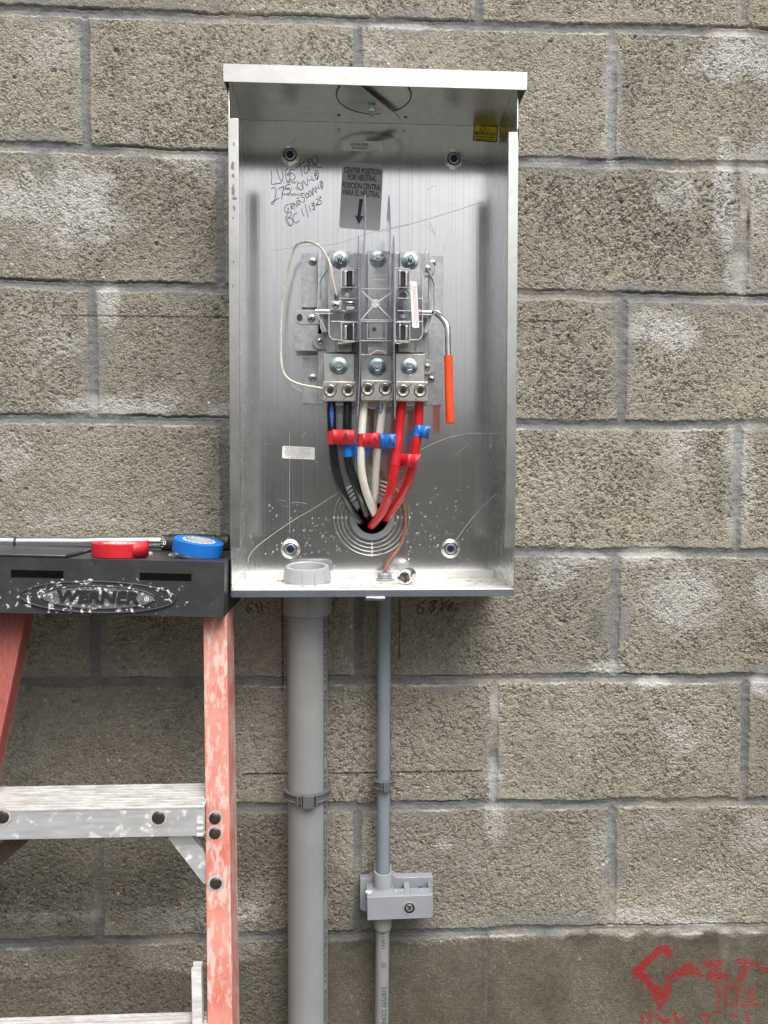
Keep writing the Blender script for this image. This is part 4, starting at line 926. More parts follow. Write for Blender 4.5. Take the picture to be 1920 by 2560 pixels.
# centre shield
def shield(b):
    a = lambda x, y: S(x, y, -.086)
    pts = [a(748, 262), a(828, 262), a(848, 284), a(872, 302), a(915, 308), a(950, 296), a(985, 262), a(1045, 262), a(1045, 1128), a(985, 1128), a(965, 1105), a(930, 1094), a(895, 1098), a(868, 1122), a(850, 1130), a(762, 1128)]
    b.prism(pts, (0, .0016, 0))
    b.tube(pts[:8], .0007, 6); b.tube(pts[9:], .0007, 6)
    for xx in (766, 1040):
        q0, q1 = S(xx, 262, -.087), S(xx, 1128, -.087); b.box(q0.x - .0006, q0.x + .0006, -.0875, -.0615, q1.z, q0.z)
    for zy in (560, 828, 842, 1008):
        q0, q1 = S(766, zy, -.087), S(1040, zy, -.087); b.box(q0.x, q1.x, -.0885, -.0862, q0.z - .0005, q0.z + .0005, 1)
    c = S(893, 690, -.088); b.lathe([(.0060, .001), (.0060, -.0012), (.0050, -.0016), (.0044, -.0004), (0, -.0004)], c, 'Y', 24, 1)
    for x, y in ((768, 575), (1038, 590), (775, 822), (1030, 820)):
        b.tube([S(893, 690, -.0875), S(x, y, -.0875)], [.0016, .0008], 6)
    q0, q1 = S(876, 446, -.0866), S(1005, 482, -.0866); b.tube([q0, Vector((q1.x, q0.y, q0.z)), q1, Vector((q0.x, q0.y, q1.z)), q0], .0004, 5, caps=False)
    q0, q1 = S(822, 850, -.0866), S(985, 992, -.0866); b.tube([q0, Vector((q1.x, q0.y, q0.z)), q1, Vector((q0.x, q0.y, q1.z)), q0], .0006, 5, caps=False)
part('centre_shield', 'clear', shield, bevel=None)
part('neutral_plate', 'lug', lambda b: rb(b, 838, 860, 958, 990, -.066, -.048)); part('neutral_bracket', 'lug', lambda b: rb(b, 826, 1060, 1000, 1128, -.060, -.050))
b = MB(); c = S(884, 910, -.0665); b.lathe([(0, 0), (.0032, 0)], c, 'Y', 16, caps=False); b.build('plate_hole', 'dark', sk)
# thin clear barriers standing out from the socket
def barrier(name, top, mid0, mid1, bot, Yf, Yb):
    b = MB()
    pt = S(*top, Yf); m0 = S(*mid0, Yf); m1 = S(*mid1, Yf); bo = S(*bot, Yf)
    path = crom([pt, m0, m1, bo], 10); n = len(path)
    for off in (0,):
        vs = []
        for i, p in enumerate(path):
            t = i / (n - 1); d = (Yb - Yf) * min(1, .12 + 6 * min(t, 1 - t))
            vs += [p, p + Vector((.0012, 0, 0)), p + Vector((.0012, d, 0)), p + Vector((0, d, 0))]
        b.add(vs, [(4 * i + a_, 4 * i + (a_ + 1) % 4, 4 * i + 4 + (a_ + 1) % 4, 4 * i + 4 + a_) for i in range(n - 1) for a_ in range(4)])
    o = b.build('phase_barrier', 'clear', sk)
    b = MB(); b.tube([p + Vector((.0006, -.0003, 0)) for p in path], [.0002] + [.00085 if name in 'ab' else .0013 if name == 'c' else .0008] * (n - 2) + [.0002], 6); b.build('barrier_edge', 'edge', o)
    return o
barrier('a', (747, 100), (742, 300), (757, 1120), (735, 1680), -.112, -.045)
barrier('b', (1047, 100), (1052, 300), (1050, 1120), (1060, 1690), -.112, -.045)
barrier('c', (798, -255), (800, -60), (795, 120), (788, 250), -.120, -.050)
barrier('d', (1008, -255), (1016, -60), (1018, 120), (1015, 250), -.120, -.050)
# crossing rod, bails, lever
part('bypass_rod', 'chrome', lambda b: b.tube([S(378, 757, -.060), S(525, 759, -.060)], .0040, 20), bevel=None); part('bypass_rod', 'chrome', lambda b: b.tube([S(1262, 766, -.060), S(1405, 768, -.060)], .0040, 20), bevel=None)
def bail(pts):
    pp = crom([S(x, y, -.075) for x, y in pts], 8); b = MB()
    vs = []
    for p in pp: vs += [p + Vector((-.0007, -.004, 0)), p + Vector((.0007, -.004, 0)), p + Vector((.0007, .006, 0)), p + Vector((-.0007, .006, 0))]
    n = len(pp); b.add(vs, [(4 * i + a_, 4 * i + (a_ + 1) % 4, 4 * i + 4 + (a_ + 1) % 4, 4 * i + 4 + a_) for i in range(n - 1) for a_ in range(4)])
    b.build('bail', 'greyblock', sk)
bail([(478, 390), (410, 500), (400, 640), (400, 780), (430, 860), (474, 935)]); bail([(1342, 395), (1400, 510), (1404, 640), (1404, 760), (1370, 860), (1325, 948)])
for q_ in (lambda b: b.prism([S(412, 620, -.058), S(436, 680, -.058), S(430, 790, -.058), S(470, 930, -.058), S(438, 935, -.058), S(415, 900, -.058)], (0, .002, 0)), lambda b: b.prism([S(1370, 640, -.058), S(1350, 690, -.058), S(1352, 800, -.058), S(1310, 930, -.058), S(1340, 940, -.058), S(1378, 800, -.058)], (0, .002, 0))): part('link_arm', 'greyblock', q_, bevel=.0003)
lev = part('bypass_lever', 'chrome', lambda b: b.tube(crom([S(1395, 768, -.062), S(1425, 776, -.066), S(1470, 815, -.074), S(1508, 870, -.080), S(1518, 940, -.082), S(1520, 1050, -.083), S(1524, 1150, -.084)], 8), .0043, 20), bevel=None)
b = MB(); gpth = [S(1523, 1138, -.084), S(1524, 1200, -.0845), S(1530, 1450, -.086), S(1537, 1650, -.087), S(1538, 1705, -.087), S(1538, 1726, -.087)]
b.tube(crom(gpth, 6), [.0063] * 24 + [.0064, .0064, .0063, .0060, .0054, .0042, .002][:7], 24); b.build('grip', 'orange', lev)
# white sticker with red print on the right cover
mp = quadmap(S(1190, 493, -.0835), S(1250, 496, -.0835), S(1272, 897, -.0835), S(1213, 897, -.0835))
w_, h_ = .0095 * 1.05, .067
b = MB(); ww_ = (mp(1, .5) - mp(0, .5)).length; hh_ = (mp(.5, 1) - mp(.5, 0)).length
b.prism([mp(x / ww_, 1 - y / hh_) for x, y in rrect(ww_, hh_, .002)], (0, .0002, 0)); wl = b.build('warning_label', 'label_white', sk, smooth=0)
b = MB(); rr = random.Random(2)
for col_ in (.40, .60, .80, .13):
    t = .10 if col_ > .2 else .06
    while t < (.92 if col_ > .2 else .2):
        L = rr.uniform(.03, .07); b.add([mp(col_ - .035, t), mp(col_ + .035, t), mp(col_ + .035, t + L), mp(col_ - .035, t + L)], [(0, 1, 2, 3)]); t += L + .012
for i in range(len(b.v)): b.v[i].y -= .0003
b.build('print', 'redprint', wl, smooth=0)
# grounding clamp below the middle lug
part('ground_clamp', 'lug', lambda b: (rb(b, 835, 1530, 905, 1585, -.060, -.045), b.lathe([(.0092, 0), (.0092, -.003), (.0080, -.004), (.0060, -.0035), (0, -.0035)], S(868, 1545, -.060), 'Y', 24)))

# ------------------------------------------------------------------ conductors
def cable(name, label, cat, mat, pts, r=.0064, group=None, q=Q5):
    path = crom(pts, 8); t = thing(name, label, cat, path[-1], group); b = MB(); b.tube(path, r, 24); b.build('insulation', mat, t); return t, path
YT = -.073
ends = Vector((HOLE.x, .05, HOLE.z))
def ent(dx, dz): return [Vector((HOLE.x + dx, .035, HOLE.z + dz)), Vector((HOLE.x + dx, .12, HOLE.z + dz))]
grp = 'insulated conductors below the lugs'
cb1, p1 = cable('cable', 'outermost black cable, from far left terminal, red tape flag marked A', 'cable', 'black_ins', [Q5(237, 690, YT), Q5(236, 760, YT), Q5(240, 1000, YT), Q6(250, 50, YT), Q6(300, 400, -.068), Q6(400, 700, -.052), Q6(520, 905, -.030), Q6(600, 985, -.008)] + ent(-.012, .004), group=grp)
cb2, p2 = cable('cable', 'inner black cable with the blue tape flag marked A', 'cable', 'black_ins', [Q5(436, 690, YT), Q5(433, 800, YT), Q5(430, 1080, YT - .002), Q6(438, 200, -.072), Q6(500, 450, -.066), Q6(575, 650, -.055), Q6(630, 800, -.04), Q6(680, 930, -.012)] + ent(-.003, .010), group=grp)
cw1, p3 = cable('cable', 'white cable with red tape flag marked N', 'cable', 'white_ins', [Q5(640, 690, YT), Q5(635, 780, YT), Q5(612, 1050, YT - .004), Q6(600, 100, -.078), Q6(605, 380, -.074), Q6(650, 600, -.066), Q6(715, 780, -.050), Q6(775, 915, -.020)] + ent(.004, .004), .0058, group=grp)
cw2, p4 = cable('cable', 'white cable with blue tape flag marked N and a blue mark', 'cable', 'white_ins', [Q5(872, 690, YT), Q5(866, 780, YT), Q5(835, 1050, YT), Q6(800, 120, -.070), Q6(776, 380, -.060), Q6(765, 620, -.048), Q6(752, 780, -.034), Q6(748, 880, -.012)] + ent(.000, .016), .0056, group=grp)
cr1, p5 = cable('cable', 'red cable crossing in front at the entry hole', 'cable', 'red_ins', [Q5(1098, 690, YT), Q5(1094, 780, YT), Q5(1065, 1100, YT), Q6(1045, 80, -.076), Q6(1000, 400, -.076), Q6(945, 650, -.066), Q6(865, 850, -.046), Q6(770, 990, -.024), Q6(725, 1040, -.006)] + ent(.0, -.010), .0068, group=grp)
cr2, p6 = cable('cable', 'outer red cable with blue tape flag marked B', 'cable', 'red_ins', [Q5(1312, 690, YT), Q5(1308, 800, YT), Q5(1298, 1080, YT), Q6(1270, 50, -.074), Q6(1212, 380, -.070), Q6(1120, 620, -.056), Q6(1000, 820, -.036), Q6(910, 945, -.010)] + ent(.012, .004), .0066, group=grp)
def at_v(path, v0, v1, q, Yd=0):   # slice of a cable path between two heights
    z1, z0 = q(0, v0, -.073).z, q(0, v1, -.073).z
    return [p for p in path if z0 <= p.z <= z1]
def zslice(path, za, zb, n=8):
    pts = []
    for k in range(n + 1):
        z = za + (zb - za) * k / n
        for a, c in zip(path[:-1], path[1:]):
            if (a.z - z) * (c.z - z) <= 0 and abs(a.z - c.z) > 1e-9: pts.append(a.lerp(c, (z - a.z) / (c.z - a.z))); break
    return pts
def flag(par, path, r, vt, vb, mat, outline, q, letter=None, Yf=-.080, wave=.002, label=None):
    za, zb = q(400, vt, -.08).z, q(400, vb, -.08).z
    b = MB(); sl_ = zslice(path, za, zb); b.tube(sl_, r + .0005, 24); tp = b.build('tape_flag', mat, par)
    if label: tp['label'] = label
    if outline:
        TL, TR, BR, BL = outline; b = MB(); n = 12; vs = []
        fn = lambda s_, t_: q(TL[0] * (1 - s_) * (1 - t_) + TR[0] * s_ * (1 - t_) + BR[0] * s_ * t_ + BL[0] * (1 - s_) * t_, TL[1] * (1 - s_) * (1 - t_) + TR[1] * s_ * (1 - t_) + BR[1] * s_ * t_ + BL[1] * (1 - s_) * t_, Yf + wave * math.sin(s_ * 7 + t_) - .004 * s_)
        for i in range(n + 1):
            for j in range(3): vs.append(fn(i / n, j / 2))
        fs = [(i * 3 + j, i * 3 + j + 1, (i + 1) * 3 + j + 1, (i + 1) * 3 + j) for i in range(n) for j in range(2)]
        b.add(vs, fs); sh = b.build('tape_tail', mat, tp); so = sh.modifiers.new('thick', 'SOLIDIFY'); so.thickness = .0005
        if letter:
            b = MB()
            for st_ in letter: b.ribbon(crom([q(x, y, 0) for x, y in st_], 3), .001)
            b = MB()
            for st_ in letter:
                pp = []
                for x, y in st_:
                    s_ = (x - TL[0]) / (TR[0] - TL[0]); pp.append(q(x, y, Yf + wave * math.sin(s_ * 7 + .5) - .004 * s_ - .0012))
                b.ribbon(crom(pp, 4), .0010)
            b.build('letter', 'ink', tp, smooth=0)
flag(cb1, p1, .0064, 1112, 1270, 'red_tape', [(245, 1092), (525, 1096), (518, 1276), (250, 1272)], Q5, [[(372, 1225), (392, 1180), (415, 1128), (422, 1180), (425, 1225)], [(385, 1200), (430, 1185)]], -.0815, label='red tape flag with a letter A')
flag(cb2, p2, .0064, 1270, 1418, 'blue_tape', [(440, 1232), (715, 1235), (705, 1420), (440, 1420)], Q5, [[(470, 1350), (500, 1290), (522, 1255), (520, 1300), (515, 1360)], [(480, 1325), (528, 1315)]], -.0745, label='blue tape flag with a letter A')
flag(cw1, p3, .0058, 1146, 1298, 'red_tape', [(612, 1140), (828, 1128), (826, 1318), (612, 1300)], Q5, [[(760, 1240), (760, 1165), (765, 1200), (808, 1250), (812, 1200), (818, 1150)], [(683, 1235), (690, 1255), (712, 1235)]], -.0865, .0025, label='red tape flag with a letter N')
flag(cw2, p4, .0056, 1146, 1312, 'blue_tape', [(835, 1138), (1022, 1148), (1018, 1318), (835, 1312)], Q5, [[(945, 1275), (950, 1180), (955, 1200), (990, 1285), (1000, 1230), (1012, 1158)]], -.080, .0015, label='blue tape flag with a letter N')
flag(cr2, p6, .0066, 1036, 1172, 'blue_tape', [(1290, 1036), (1452, 1052), (1418, 1215), (1290, 1176)], Q5, [[(1402, 1090), (1396, 1150), (1388, 1200)], [(1402, 1090), (1432, 1085), (1430, 1120), (1400, 1140), (1425, 1150), (1420, 1185), (1388, 1195)]], -.081, .0015, label='blue tape flag with a letter B')
flag(cr1, p5, .0068, 1385, 1525, 'red_tape', None, Q5)
b = MB(); n = 14; vs = []
for i in range(n + 1):
    s_ = i / n
    for t_ in (0, .5, 1):
        x = (1075 + (1180 - 1075) * min(1, s_ * 2)) if s_ < .5 else 1180 + (1332 - 1180) * (s_ - .5) * 2 - (70 * t_ * (s_ - .5) * 2)
        y = 165 + 12 * s_ + t_ * (150 + 10 * s_); vs.append(Q6(x - 12 * t_, y, -.074 - (.012 * math.sin(min(1, s_ * 1.6) * math.pi / 2)) + .003 * math.sin(s_ * 9)))
b.add(vs, [(i * 3 + j, i * 3 + j + 1, (i + 1) * 3 + j + 1, (i + 1) * 3 + j) for i in range(n) for j in range(2)]); sh = b.build('tape_tail', 'red_tape', cr1); so = sh.modifiers.new('thick', 'SOLIDIFY'); so.thickness = .0005
# blue marks on the sheaths
def mark(par, mat, pts, wd, r, path):
    b = MB(); b.ribbon(crom([Q5(x, y, YT - r - .0006) for x, y in pts], 5), wd); b.build('colour_mark', mat, par, smooth=0)
mark(cw2, 'markblue', [(862, 770), (858, 830), (848, 875), (828, 885), (822, 850), (832, 820)], .0016, .0056, p4)
def bluestreak(par, x0, y0, x1, y1, wd):
    b = MB(); rr = random.Random(int(x0)); n = 14
    vs = []
    for i in range(n + 1):
        t = i / n; x = x0 + (x1 - x0) * t; y = y0 + (y1 - y0) * t; wv = wd * (1 - abs(2 * t - .8) ** 2 * .6) * rr.uniform(.7, 1.1)
        for s_ in (-1, 0, 1): vs.append(Q5(x + s_ * wv + 4, y, YT - .0064 * math.sqrt(max(.05, 1 - (s_ * wv / 52) ** 2)) - .0006))
    b.add(vs, [(i * 3 + j, i * 3 + j + 1, (i + 1) * 3 + j + 1, (i + 1) * 3 + j) for i in range(n) for j in range(2)]); b.build('colour_mark', 'markblue', par)
bluestreak(cb1, 232, 770, 240, 1060, 26)  # blue streak down the outermost black cable
gw, pg = cable('copper_ground_wire', 'bare copper ground wire curving down to the small conduit fitting', 'wire', 'copper', [Q5(735, 760, -.050), Q5(735, 850, -.050), Q5(735, 1080, -.048), Q6(722, 180, -.044), Q6(760, 300, -.036), Q6(860, 410, -.026), Q6(1000, 600, -.018), Q6(1110, 760, -.015), Q6(1140, 950, -.016), Q6(1130, 1120, -.018), Q6(1080, 1280, -.021), Q6(1000, 1400, -.024), Q6(920, 1520, -.028), Q6(882, 1640, -.031), Q6(880, 1800, -.031)], .0026)
tw, pt_ = cable('thin_white_wire', 'thin printed white wire looping left from the upper jaw to the left lug', 'wire', 'wirewhite', [S(557, 640, -.086), S(548, 590, -.088), S(520, 470, -.088), S(500, 340, -.084), S(430, 215, -.074), S(370, 170, -.066), S(310, 153, -.060), S(240, 165, -.054), S(190, 215, -.050), S(130, 430, -.046), S(98, 600, -.046), S(85, 760, -.046), S(76, 950, -.048), S(76, 1130, -.050), S(95, 1270, -.052), S(150, 1345, -.056), S(250, 1388, -.060), S(350, 1408, -.062), S(450, 1422, -.064)], .0018)
b = MB(); b.tube([S(557, 655, -.0865), S(556, 620, -.0875), S(554, 600, -.088)], [.0034, .0036, .0030], 14); b.build('crimp_terminal', 'satin', tw)
b = MB(); rr = random.Random(9)
for i in range(4, len(pt_) - 6):
    if rr.random() < .75:
        p, q_ = pt_[i], pt_[i + 1]; k = 3
        for j in range(k):
            a_ = p.lerp(q_, j / k); c_ = p.lerp(q_, (j + .55) / k); off = Vector((0, -.0019, 0)); b.ribbon([a_ + off, c_ + off], .0007)
b.build('print', 'inkgrey', tw, smooth=0)

# ------------------------------------------------------------------ conduits
def wrap_text(mb, body, cx, cy, r, z_top, hgt, ang, length=None):
    """letters running down a pipe; ang measured from facing -Y toward +X"""
    vs, fs = text_mesh(body, 1, 'LEFT', .02); k = hgt / .72; sx = 1
    bm = bmesh.new(); bv = [bm.verts.new((x, y, 0)) for x, y in vs]
    for f in fs:
        try: bm.faces.new([bv[i] for i in f])
        except ValueError: pass
    for yy in [-.3 + .08 * q_ for q_ in range(12)]:
        bmesh.ops.bisect_plane(bm, geom=bm.verts[:] + bm.edges[:] + bm.faces[:], plane_co=(0, yy, 0), plane_no=(0, 1, 0))
    bm.verts.index_update(); vs = [(v.co.x, v.co.y) for v in bm.verts]; fs = [tuple(v.index for v in f.verts) for f in bm.faces]; bm.free()
    if length: xx = [a_ for a_, _ in vs]; sx = length / (max(xx) * k)
    out = []
    for x, y in vs:
        a = ang + (y * k) / r
        out.append(Vector((cx + (r + .0002) * math.sin(a), cy - (r + .0002) * math.cos(a), z_top - x * k * sx)))
    mb.add(out, fs)
c1 = P(768.5, 1600, -.046); bigX, bigY, bigR = c1.x, -.046, .0302
bc = thing('large_conduit', 'wide grey PVC conduit rising into the left of the enclosure floor', 'conduit', (bigX, bigY, 0))
b = MB(); b.lathe([(bigR, 0.0), (bigR, ZB - .002)], (bigX, bigY, 0), 'Z', 64, caps=False); b.lathe([(bigR - .004, ZB - .01), (bigR - .004, ZB + .02)], (bigX, bigY, 0), 'Z', 48, caps=False); b.build('pipe', 'pvc', bc)
zc0 = P(768, 1545, bigY - .034).z
b = MB(); b.lathe([(bigR + .0002, 0), (.0342, 0.0004), (.0348, .002), (.0348, ZB - .0105 - zc0 - .0001)], (bigX, bigY, zc0), 'Z', 64, caps=False)
for k in range(8):
    a = math.radians(45 * k - 82); x, y = bigX + .0350 * math.sin(a), bigY - .0350 * math.cos(a)
    b.box(x - .0022, x + .0022, y - .0012, y + .0012, zc0 + .001, ZB - .0112, rot=Matrix.Rotation(a, 3, 'Z'))
b.build('connector', 'pvc2', bc, bevel=.0004)
b = MB(); BT = Matrix.Rotation(math.radians(6), 3, 'X')
b.lathe([(.0262, .001), (.0262, .0195), (.0275, .0220), (.0298, .0228), (.0318, .0215), (.0330, .0180), (.0352, .0040), (.0356, .0020), (.0350, .0)], (bigX, bigY - .004, ZB + .0025), 'Z', 64, caps=False, rot=BT)
for k in range(12):
    a = math.radians(30 * k - 8); r = .0345; x, y = bigX + r * math.sin(a), bigY - .004 - r * math.cos(a)
    o_ = Vector((bigX, bigY - .004, ZB + .0025)); b.tube([o_ + BT @ Vector((.0356 * math.sin(a), -.0356 * math.cos(a), .0025)), o_ + BT @ Vector((.0333 * math.sin(a), -.0333 * math.cos(a), .017))], .0009, 6)
b.build('bushing', 'pvclight', bc)
b = MB(); ang = math.radians(63)
wrap_text(b, 'SUNLIGHT RESISTANT  3187597 CONFORMS', bigX, bigY, bigR, zc0 - .004, .0085, ang, .42)
wrap_text(b, 'SUNLIGHT RESISTANT  3187597 CONFORMS', bigX, bigY, bigR, zc0 - .46, .0085, ang, .42)
for a_ in (math.radians(55),):
    x, y = bigX + (bigR + .0002) * math.sin(a_), bigY - (bigR + .0002) * math.cos(a_); b.tube([(x, y, zc0 - .001), (x, y, .9)], .0005, 6)
b.build('print', 'inkpipe', bc, smooth=0)
# strap on the large conduit
def strap(name, label, cx, cy, R_, z0, z1, tabx, mat='pvcdark', par=None):
    t = thing(name, label, 'strap', (cx, 0, z0), 'plastic snap straps holding conduit')
    b = MB(); n = 48; pts = []
    H = z1 - z0
    b.lathe([(R_ + .0006, 0), (R_ + .0058, .0002), (R_ + .0062, .0010), (R_ + .0062, H * .14), (R_ + .0044, H * .2), (R_ + .0044, H * .5), (R_ + .0044, H * .8), (R_ + .0062, H * .86), (R_ + .0062, H - .001), (R_ + .0056, H), (R_ + .0006, H)], (cx, cy, z0), 'Z', n, caps=False)
    b.box(cx - R_ * .75, cx + R_ * .75, cy + R_ * .6, 0, z0 + .001, z1 - .001)
    b.build('band', mat, t)
    b = MB(); s_ = min(1, R_ / .03)
    for dx, wd, hh, dd in tabx:
        a = math.asin(max(-.95, min(.95, dx / (R_ + .005)))); x, y = cx + (R_ + .0060) * math.sin(a), cy - (R_ + .0060) * math.cos(a)
        b.box(x - wd / 2, x + wd / 2, y - dd, y + .003, z0 - hh, z1 + hh * .3, rot=Matrix.Rotation(a, 3, 'Z'))
    b.build('clasp', mat, t, bevel=.0004)
zt_ = P(768, 1990, bigY - .035).z; zb_ = P(768, 2012, bigY - .035).z
strap('conduit_strap', 'grey snap strap around the large conduit', bigX, bigY, bigR, zb_, zt_, [(-.012, .003, .003, .003), (-.0065, .0016, .003, .003), (.003, .016, .004, .0035), (.0135, .003, .003, .004)])
smX, smY, smR = P(961, 1700, -.03).x, -.031, .0107
sx2 = P(955, 2450, -.03).x
sc2 = thing('small_conduit', 'narrow grey PVC conduit between the enclosure floor and bonding clamp', 'conduit', (smX, smY, 0))
zU = P(958, 2200, -.04).z; zL = P(957, 2310, -.04).z
b = MB(); b.tube([Vector((smX, smY, ZB - .011)), Vector((P(958, 2200, smY).x, smY, zU))], smR, 40, caps=False); b.build('pipe', 'pvcsmall', sc2)
b = MB(); prof = [(.0098, -.001), (.0098, .0)]
for k in range(4): prof += [(.0104, .001 + k * .0024), (.0112, .0018 + k * .0024), (.0104, .0028 + k * .0024)]
prof += [(.0098, .0115), (.0080, .0118), (.0080, .002)]
b.lathe(prof, (smX, smY, ZB + .0005), 'Z', 32, caps=False); b.lathe([(.0145, 0), (.0148, .001), (.0140, .0018), (.0098, .0018)], (smX + .001, smY, ZB + .0003), 'Z', 24, caps=False); b.build('threaded_fitting', 'pvc2', sc2)
b = MB(); wrap_text(b, 'SUNLIGHT RESISTANT   3187597 CONFORMS', smX, smY, smR, P(958, 1560, smY).z, .0042, math.radians(66), .18); wrap_text(b, 'SUNLIGHT RESISTANT   3187597 CONFORMS', (smX + P(958, 2200, smY).x) / 2, smY, smR, P(958, 1870, smY).z, .0042, math.radians(66), .18); b.build('print', 'inkpipe', sc2, smooth=0)
strap('conduit_strap', 'grey snap strap around the small conduit', P(960, 1960, smY).x, smY, smR, P(960, 1976, smY - .014).z, P(960, 1955, smY - .014).z, [(-.0045, .0012, .001, .002), (.0025, .009, .0015, .002)])
lc = thing('lower_conduit', 'narrow grey printed PVC pipe running down below the bonding clamp', 'conduit', (sx2, smY, 0))
xa_, xb_ = P(957, 2310, smY).x, P(954, 2555, smY).x; sl = (xb_ - xa_) / (P(954, 2555, smY).z - P(957, 2310, smY).z)
b = MB(); b.tube([Vector((xa_, smY, zL)), Vector((xa_ - (zL) * sl, smY, 0))], smR, 40, caps=False); b.build('pipe', 'pvc', lc)
b = MB(); a0 = math.radians(10); xm = lambda v: P(955.5, v, smY).x
def Vz(v): return P(955, v, smY - smR).z
wrap_text(b, 'STANT', xm(2350), smY, smR, Vz(2331), .0078, a0, Vz(2331) - Vz(2376)); wrap_text(b, '3187597 CONF', xm(2510), smY, smR, Vz(2467), .0078, a0 + .0, Vz(2467) - Vz(2566))
c_ = Vector((xm(2415), 0, Vz(2414))); n = 20
for rr_, r2 in ((.0044, .0036),):
    vs = []
    for k in range(n):
        a = 6.2832 * k / n
        for r3 in (rr_, r2):
            th_ = a0 + math.cos(a) * r3 / smR; vs.append(Vector((c_.x + (smR + .0002) * math.sin(th_), smY - (smR + .0002) * math.cos(th_), c_.z + math.sin(a) * r3)))
    b.add(vs, [(2 * k, 2 * k + 1, (2 * k + 3) % (2 * n), (2 * k + 2) % (2 * n)) for k in range(n)])
wrap_text(b, 'UL', c_.x, smY, smR, c_.z + .0030, .0040, a0, .006)
b.build('print', 'inkpipe', lc, smooth=0)
# bonding clamp housing
Z5 = lambda x, y, Y: P(660 + x / 3.607, 1880 + y / 3.607, Y)
bt = thing('bonding_clamp', 'grey plastic bonding clamp housing joined to the small conduit', 'clamp', Z5(1200, 1520, -.02))
fy, by = -.060, -.018
A = Z5(930, 1312, fy); B = Z5(1520, 1300, fy); C = Z5(1520, 1498, fy); D = Z5(925, 1525, fy)
zt = (A.z + B.z) / 2; zb2 = (C.z + D.z) / 2; dx_ = (A.z - B.z)
def roll(q, c=A, a=None):
    a = math.atan2(Z5(1520, 1498, fy).z - Z5(925, 1527, fy).z, C.x - D.x) * .6
    return c + Matrix.Rotation(-a, 3, 'Y') @ (q - c)
def rbox(mb, x0, x1, y0, y1, z0, z1):
    n0 = len(mb.v); mb.box(x0, x1, y0, y1, z0, z1)
    for i in range(n0, len(mb.v)): mb.v[i] = roll(mb.v[i])
b = MB(); t2 = .0025
rbox(b, A.x, B.x, fy, fy + t2, zb2, zt)                       # front
rbox(b, A.x, A.x + t2, fy + t2, by, zb2, zt); rbox(b, B.x - t2, B.x, fy + t2, by, zb2, zt); rbox(b, A.x + t2, B.x - t2, fy + t2, by, zb2, zb2 + t2)
# top deck with two pockets
xp = [A.x + t2, Z5(1160, 1200, -.03).x, Z5(1262, 1200, -.03).x, Z5(1312, 1200, -.03).x, Z5(1480, 1200, -.03).x, B.x - t2]
for i in (0, 2, 4): rbox(b, xp[i], xp[i + 1], fy + t2, by, zt - t2, zt)
for i in (1, 3): rbox(b, xp[i], xp[i + 1], fy + t2, -.0385, zt - t2, zt); rbox(b, xp[i], xp[i + 1], -.0385, -.0365, zt - .022, zt - .0003)
for i in (1, 2, 3, 4): rbox(b, xp[i] - .001 if i % 2 else xp[i], xp[i] if i % 2 else xp[i] + .001, -.0365, by, zt - .022, zt - t2 - .0001)
b.build('cover', 'pvc2', bt, bevel=.0009)
b = MB(); pts = [Z5(x, y, by + .003) for x, y in ((868, 1148), (945, 1142), (990, 1105), (990, 1040), (1150, 1040), (1150, 1100), (1205, 1135), (1522, 1128), (1526, 1420), (1000, 1430), (905, 1440), (868, 1420))]
b.prism(pts, (0, .015, 0)); b.build('back_plate', 'pvc2', bt, bevel=.0006)
ccx = P(958, 2200, smY).x
zc_t = P(958, 2187, smY - .013).z
b = MB(); b.lathe([(.0108, -.004), (.0112, .0), (.0138, .0), (.0143, -.001), (.0138, zt - zc_t + .001)], (ccx, smY - .001, zc_t), 'Z', 40, caps=False); b.lathe([(.0156, .0), (.0152, .0012), (.0135, .0014)], (ccx, smY - .001, zt + .0002), 'Z', 36, caps=False); b.build('collar', 'pvc2', bt)
zc_b = P(957, 2329, smY - .013).z
b = MB(); b.lathe([(.0108, .001), (.0134, .0), (.0142, .002), (.0146, zb2 - zc_b - .0002)], (xa_, smY - .001, zc_b), 'Z', 40, caps=False); b.build('collar', 'pvc2', bt)
c = Z5(1311, 1408, fy); b = MB(); b.lathe([(.0098, -.0002), (.0090, -.0009), (.0080, -.0002), (.0078, .0012)], c, 'Y', 32, caps=False); b.lathe([(.0077, -.0004), (0, -.0004)], c, 'Y', 24, caps=False); 
b.cur = 1; b.build('screw_well', ['pvc2'], bt) if False else None
b = MB(); b.lathe([(.0098, -.0001), (.0092, -.0010), (.0080, -.0004)], c, 'Y', 32, caps=False); b.build('screw_rim', 'pvc2', bt)
b = MB(); b.lathe([(.0080, -.0005), (0, -.0005)], c, 'Y', 24, caps=False); b.build('screw_recess', 'dark', bt)
phillips(1311, 1406, fy - .0012, .0058, 'chrome', bt, Z5)
c = roll(Vector((Z5(1415, 1195, -.03).x, -.028, zt - .010))); b = MB(); b.lathe([(0, .006), (.0035, .006), (.0058, .004), (.0058, .0), (0, 0)], c, 'Z', 6); b.build('screw', plain('blue_screw', (.01, .05, .35), .3, .4), bt)
b = MB(); rr = random.Random(4)
for (x, y, s_) in ((940, 1222, .005), (960, 1215, .003), (925, 1205, .0025), (1190, 1216, .0018), (1240, 1252, .0012), (1300, 1230, .001), (1040, 1285, .001), (1420, 1245, .001)):
    c = Z5(x, y, -.045); c.z = zt + .0002; n = 9; c = roll(c)
    b.prism([c + Vector((s_ * math.cos(k * .698) * rr.uniform(.5, 1.1), s_ * 1.2 * math.sin(k * .698) * rr.uniform(.5, 1.1), 0)) for k in range(n)], (0, 0, .0006))
b.build('mortar_crumb', 'cardcore', bt)

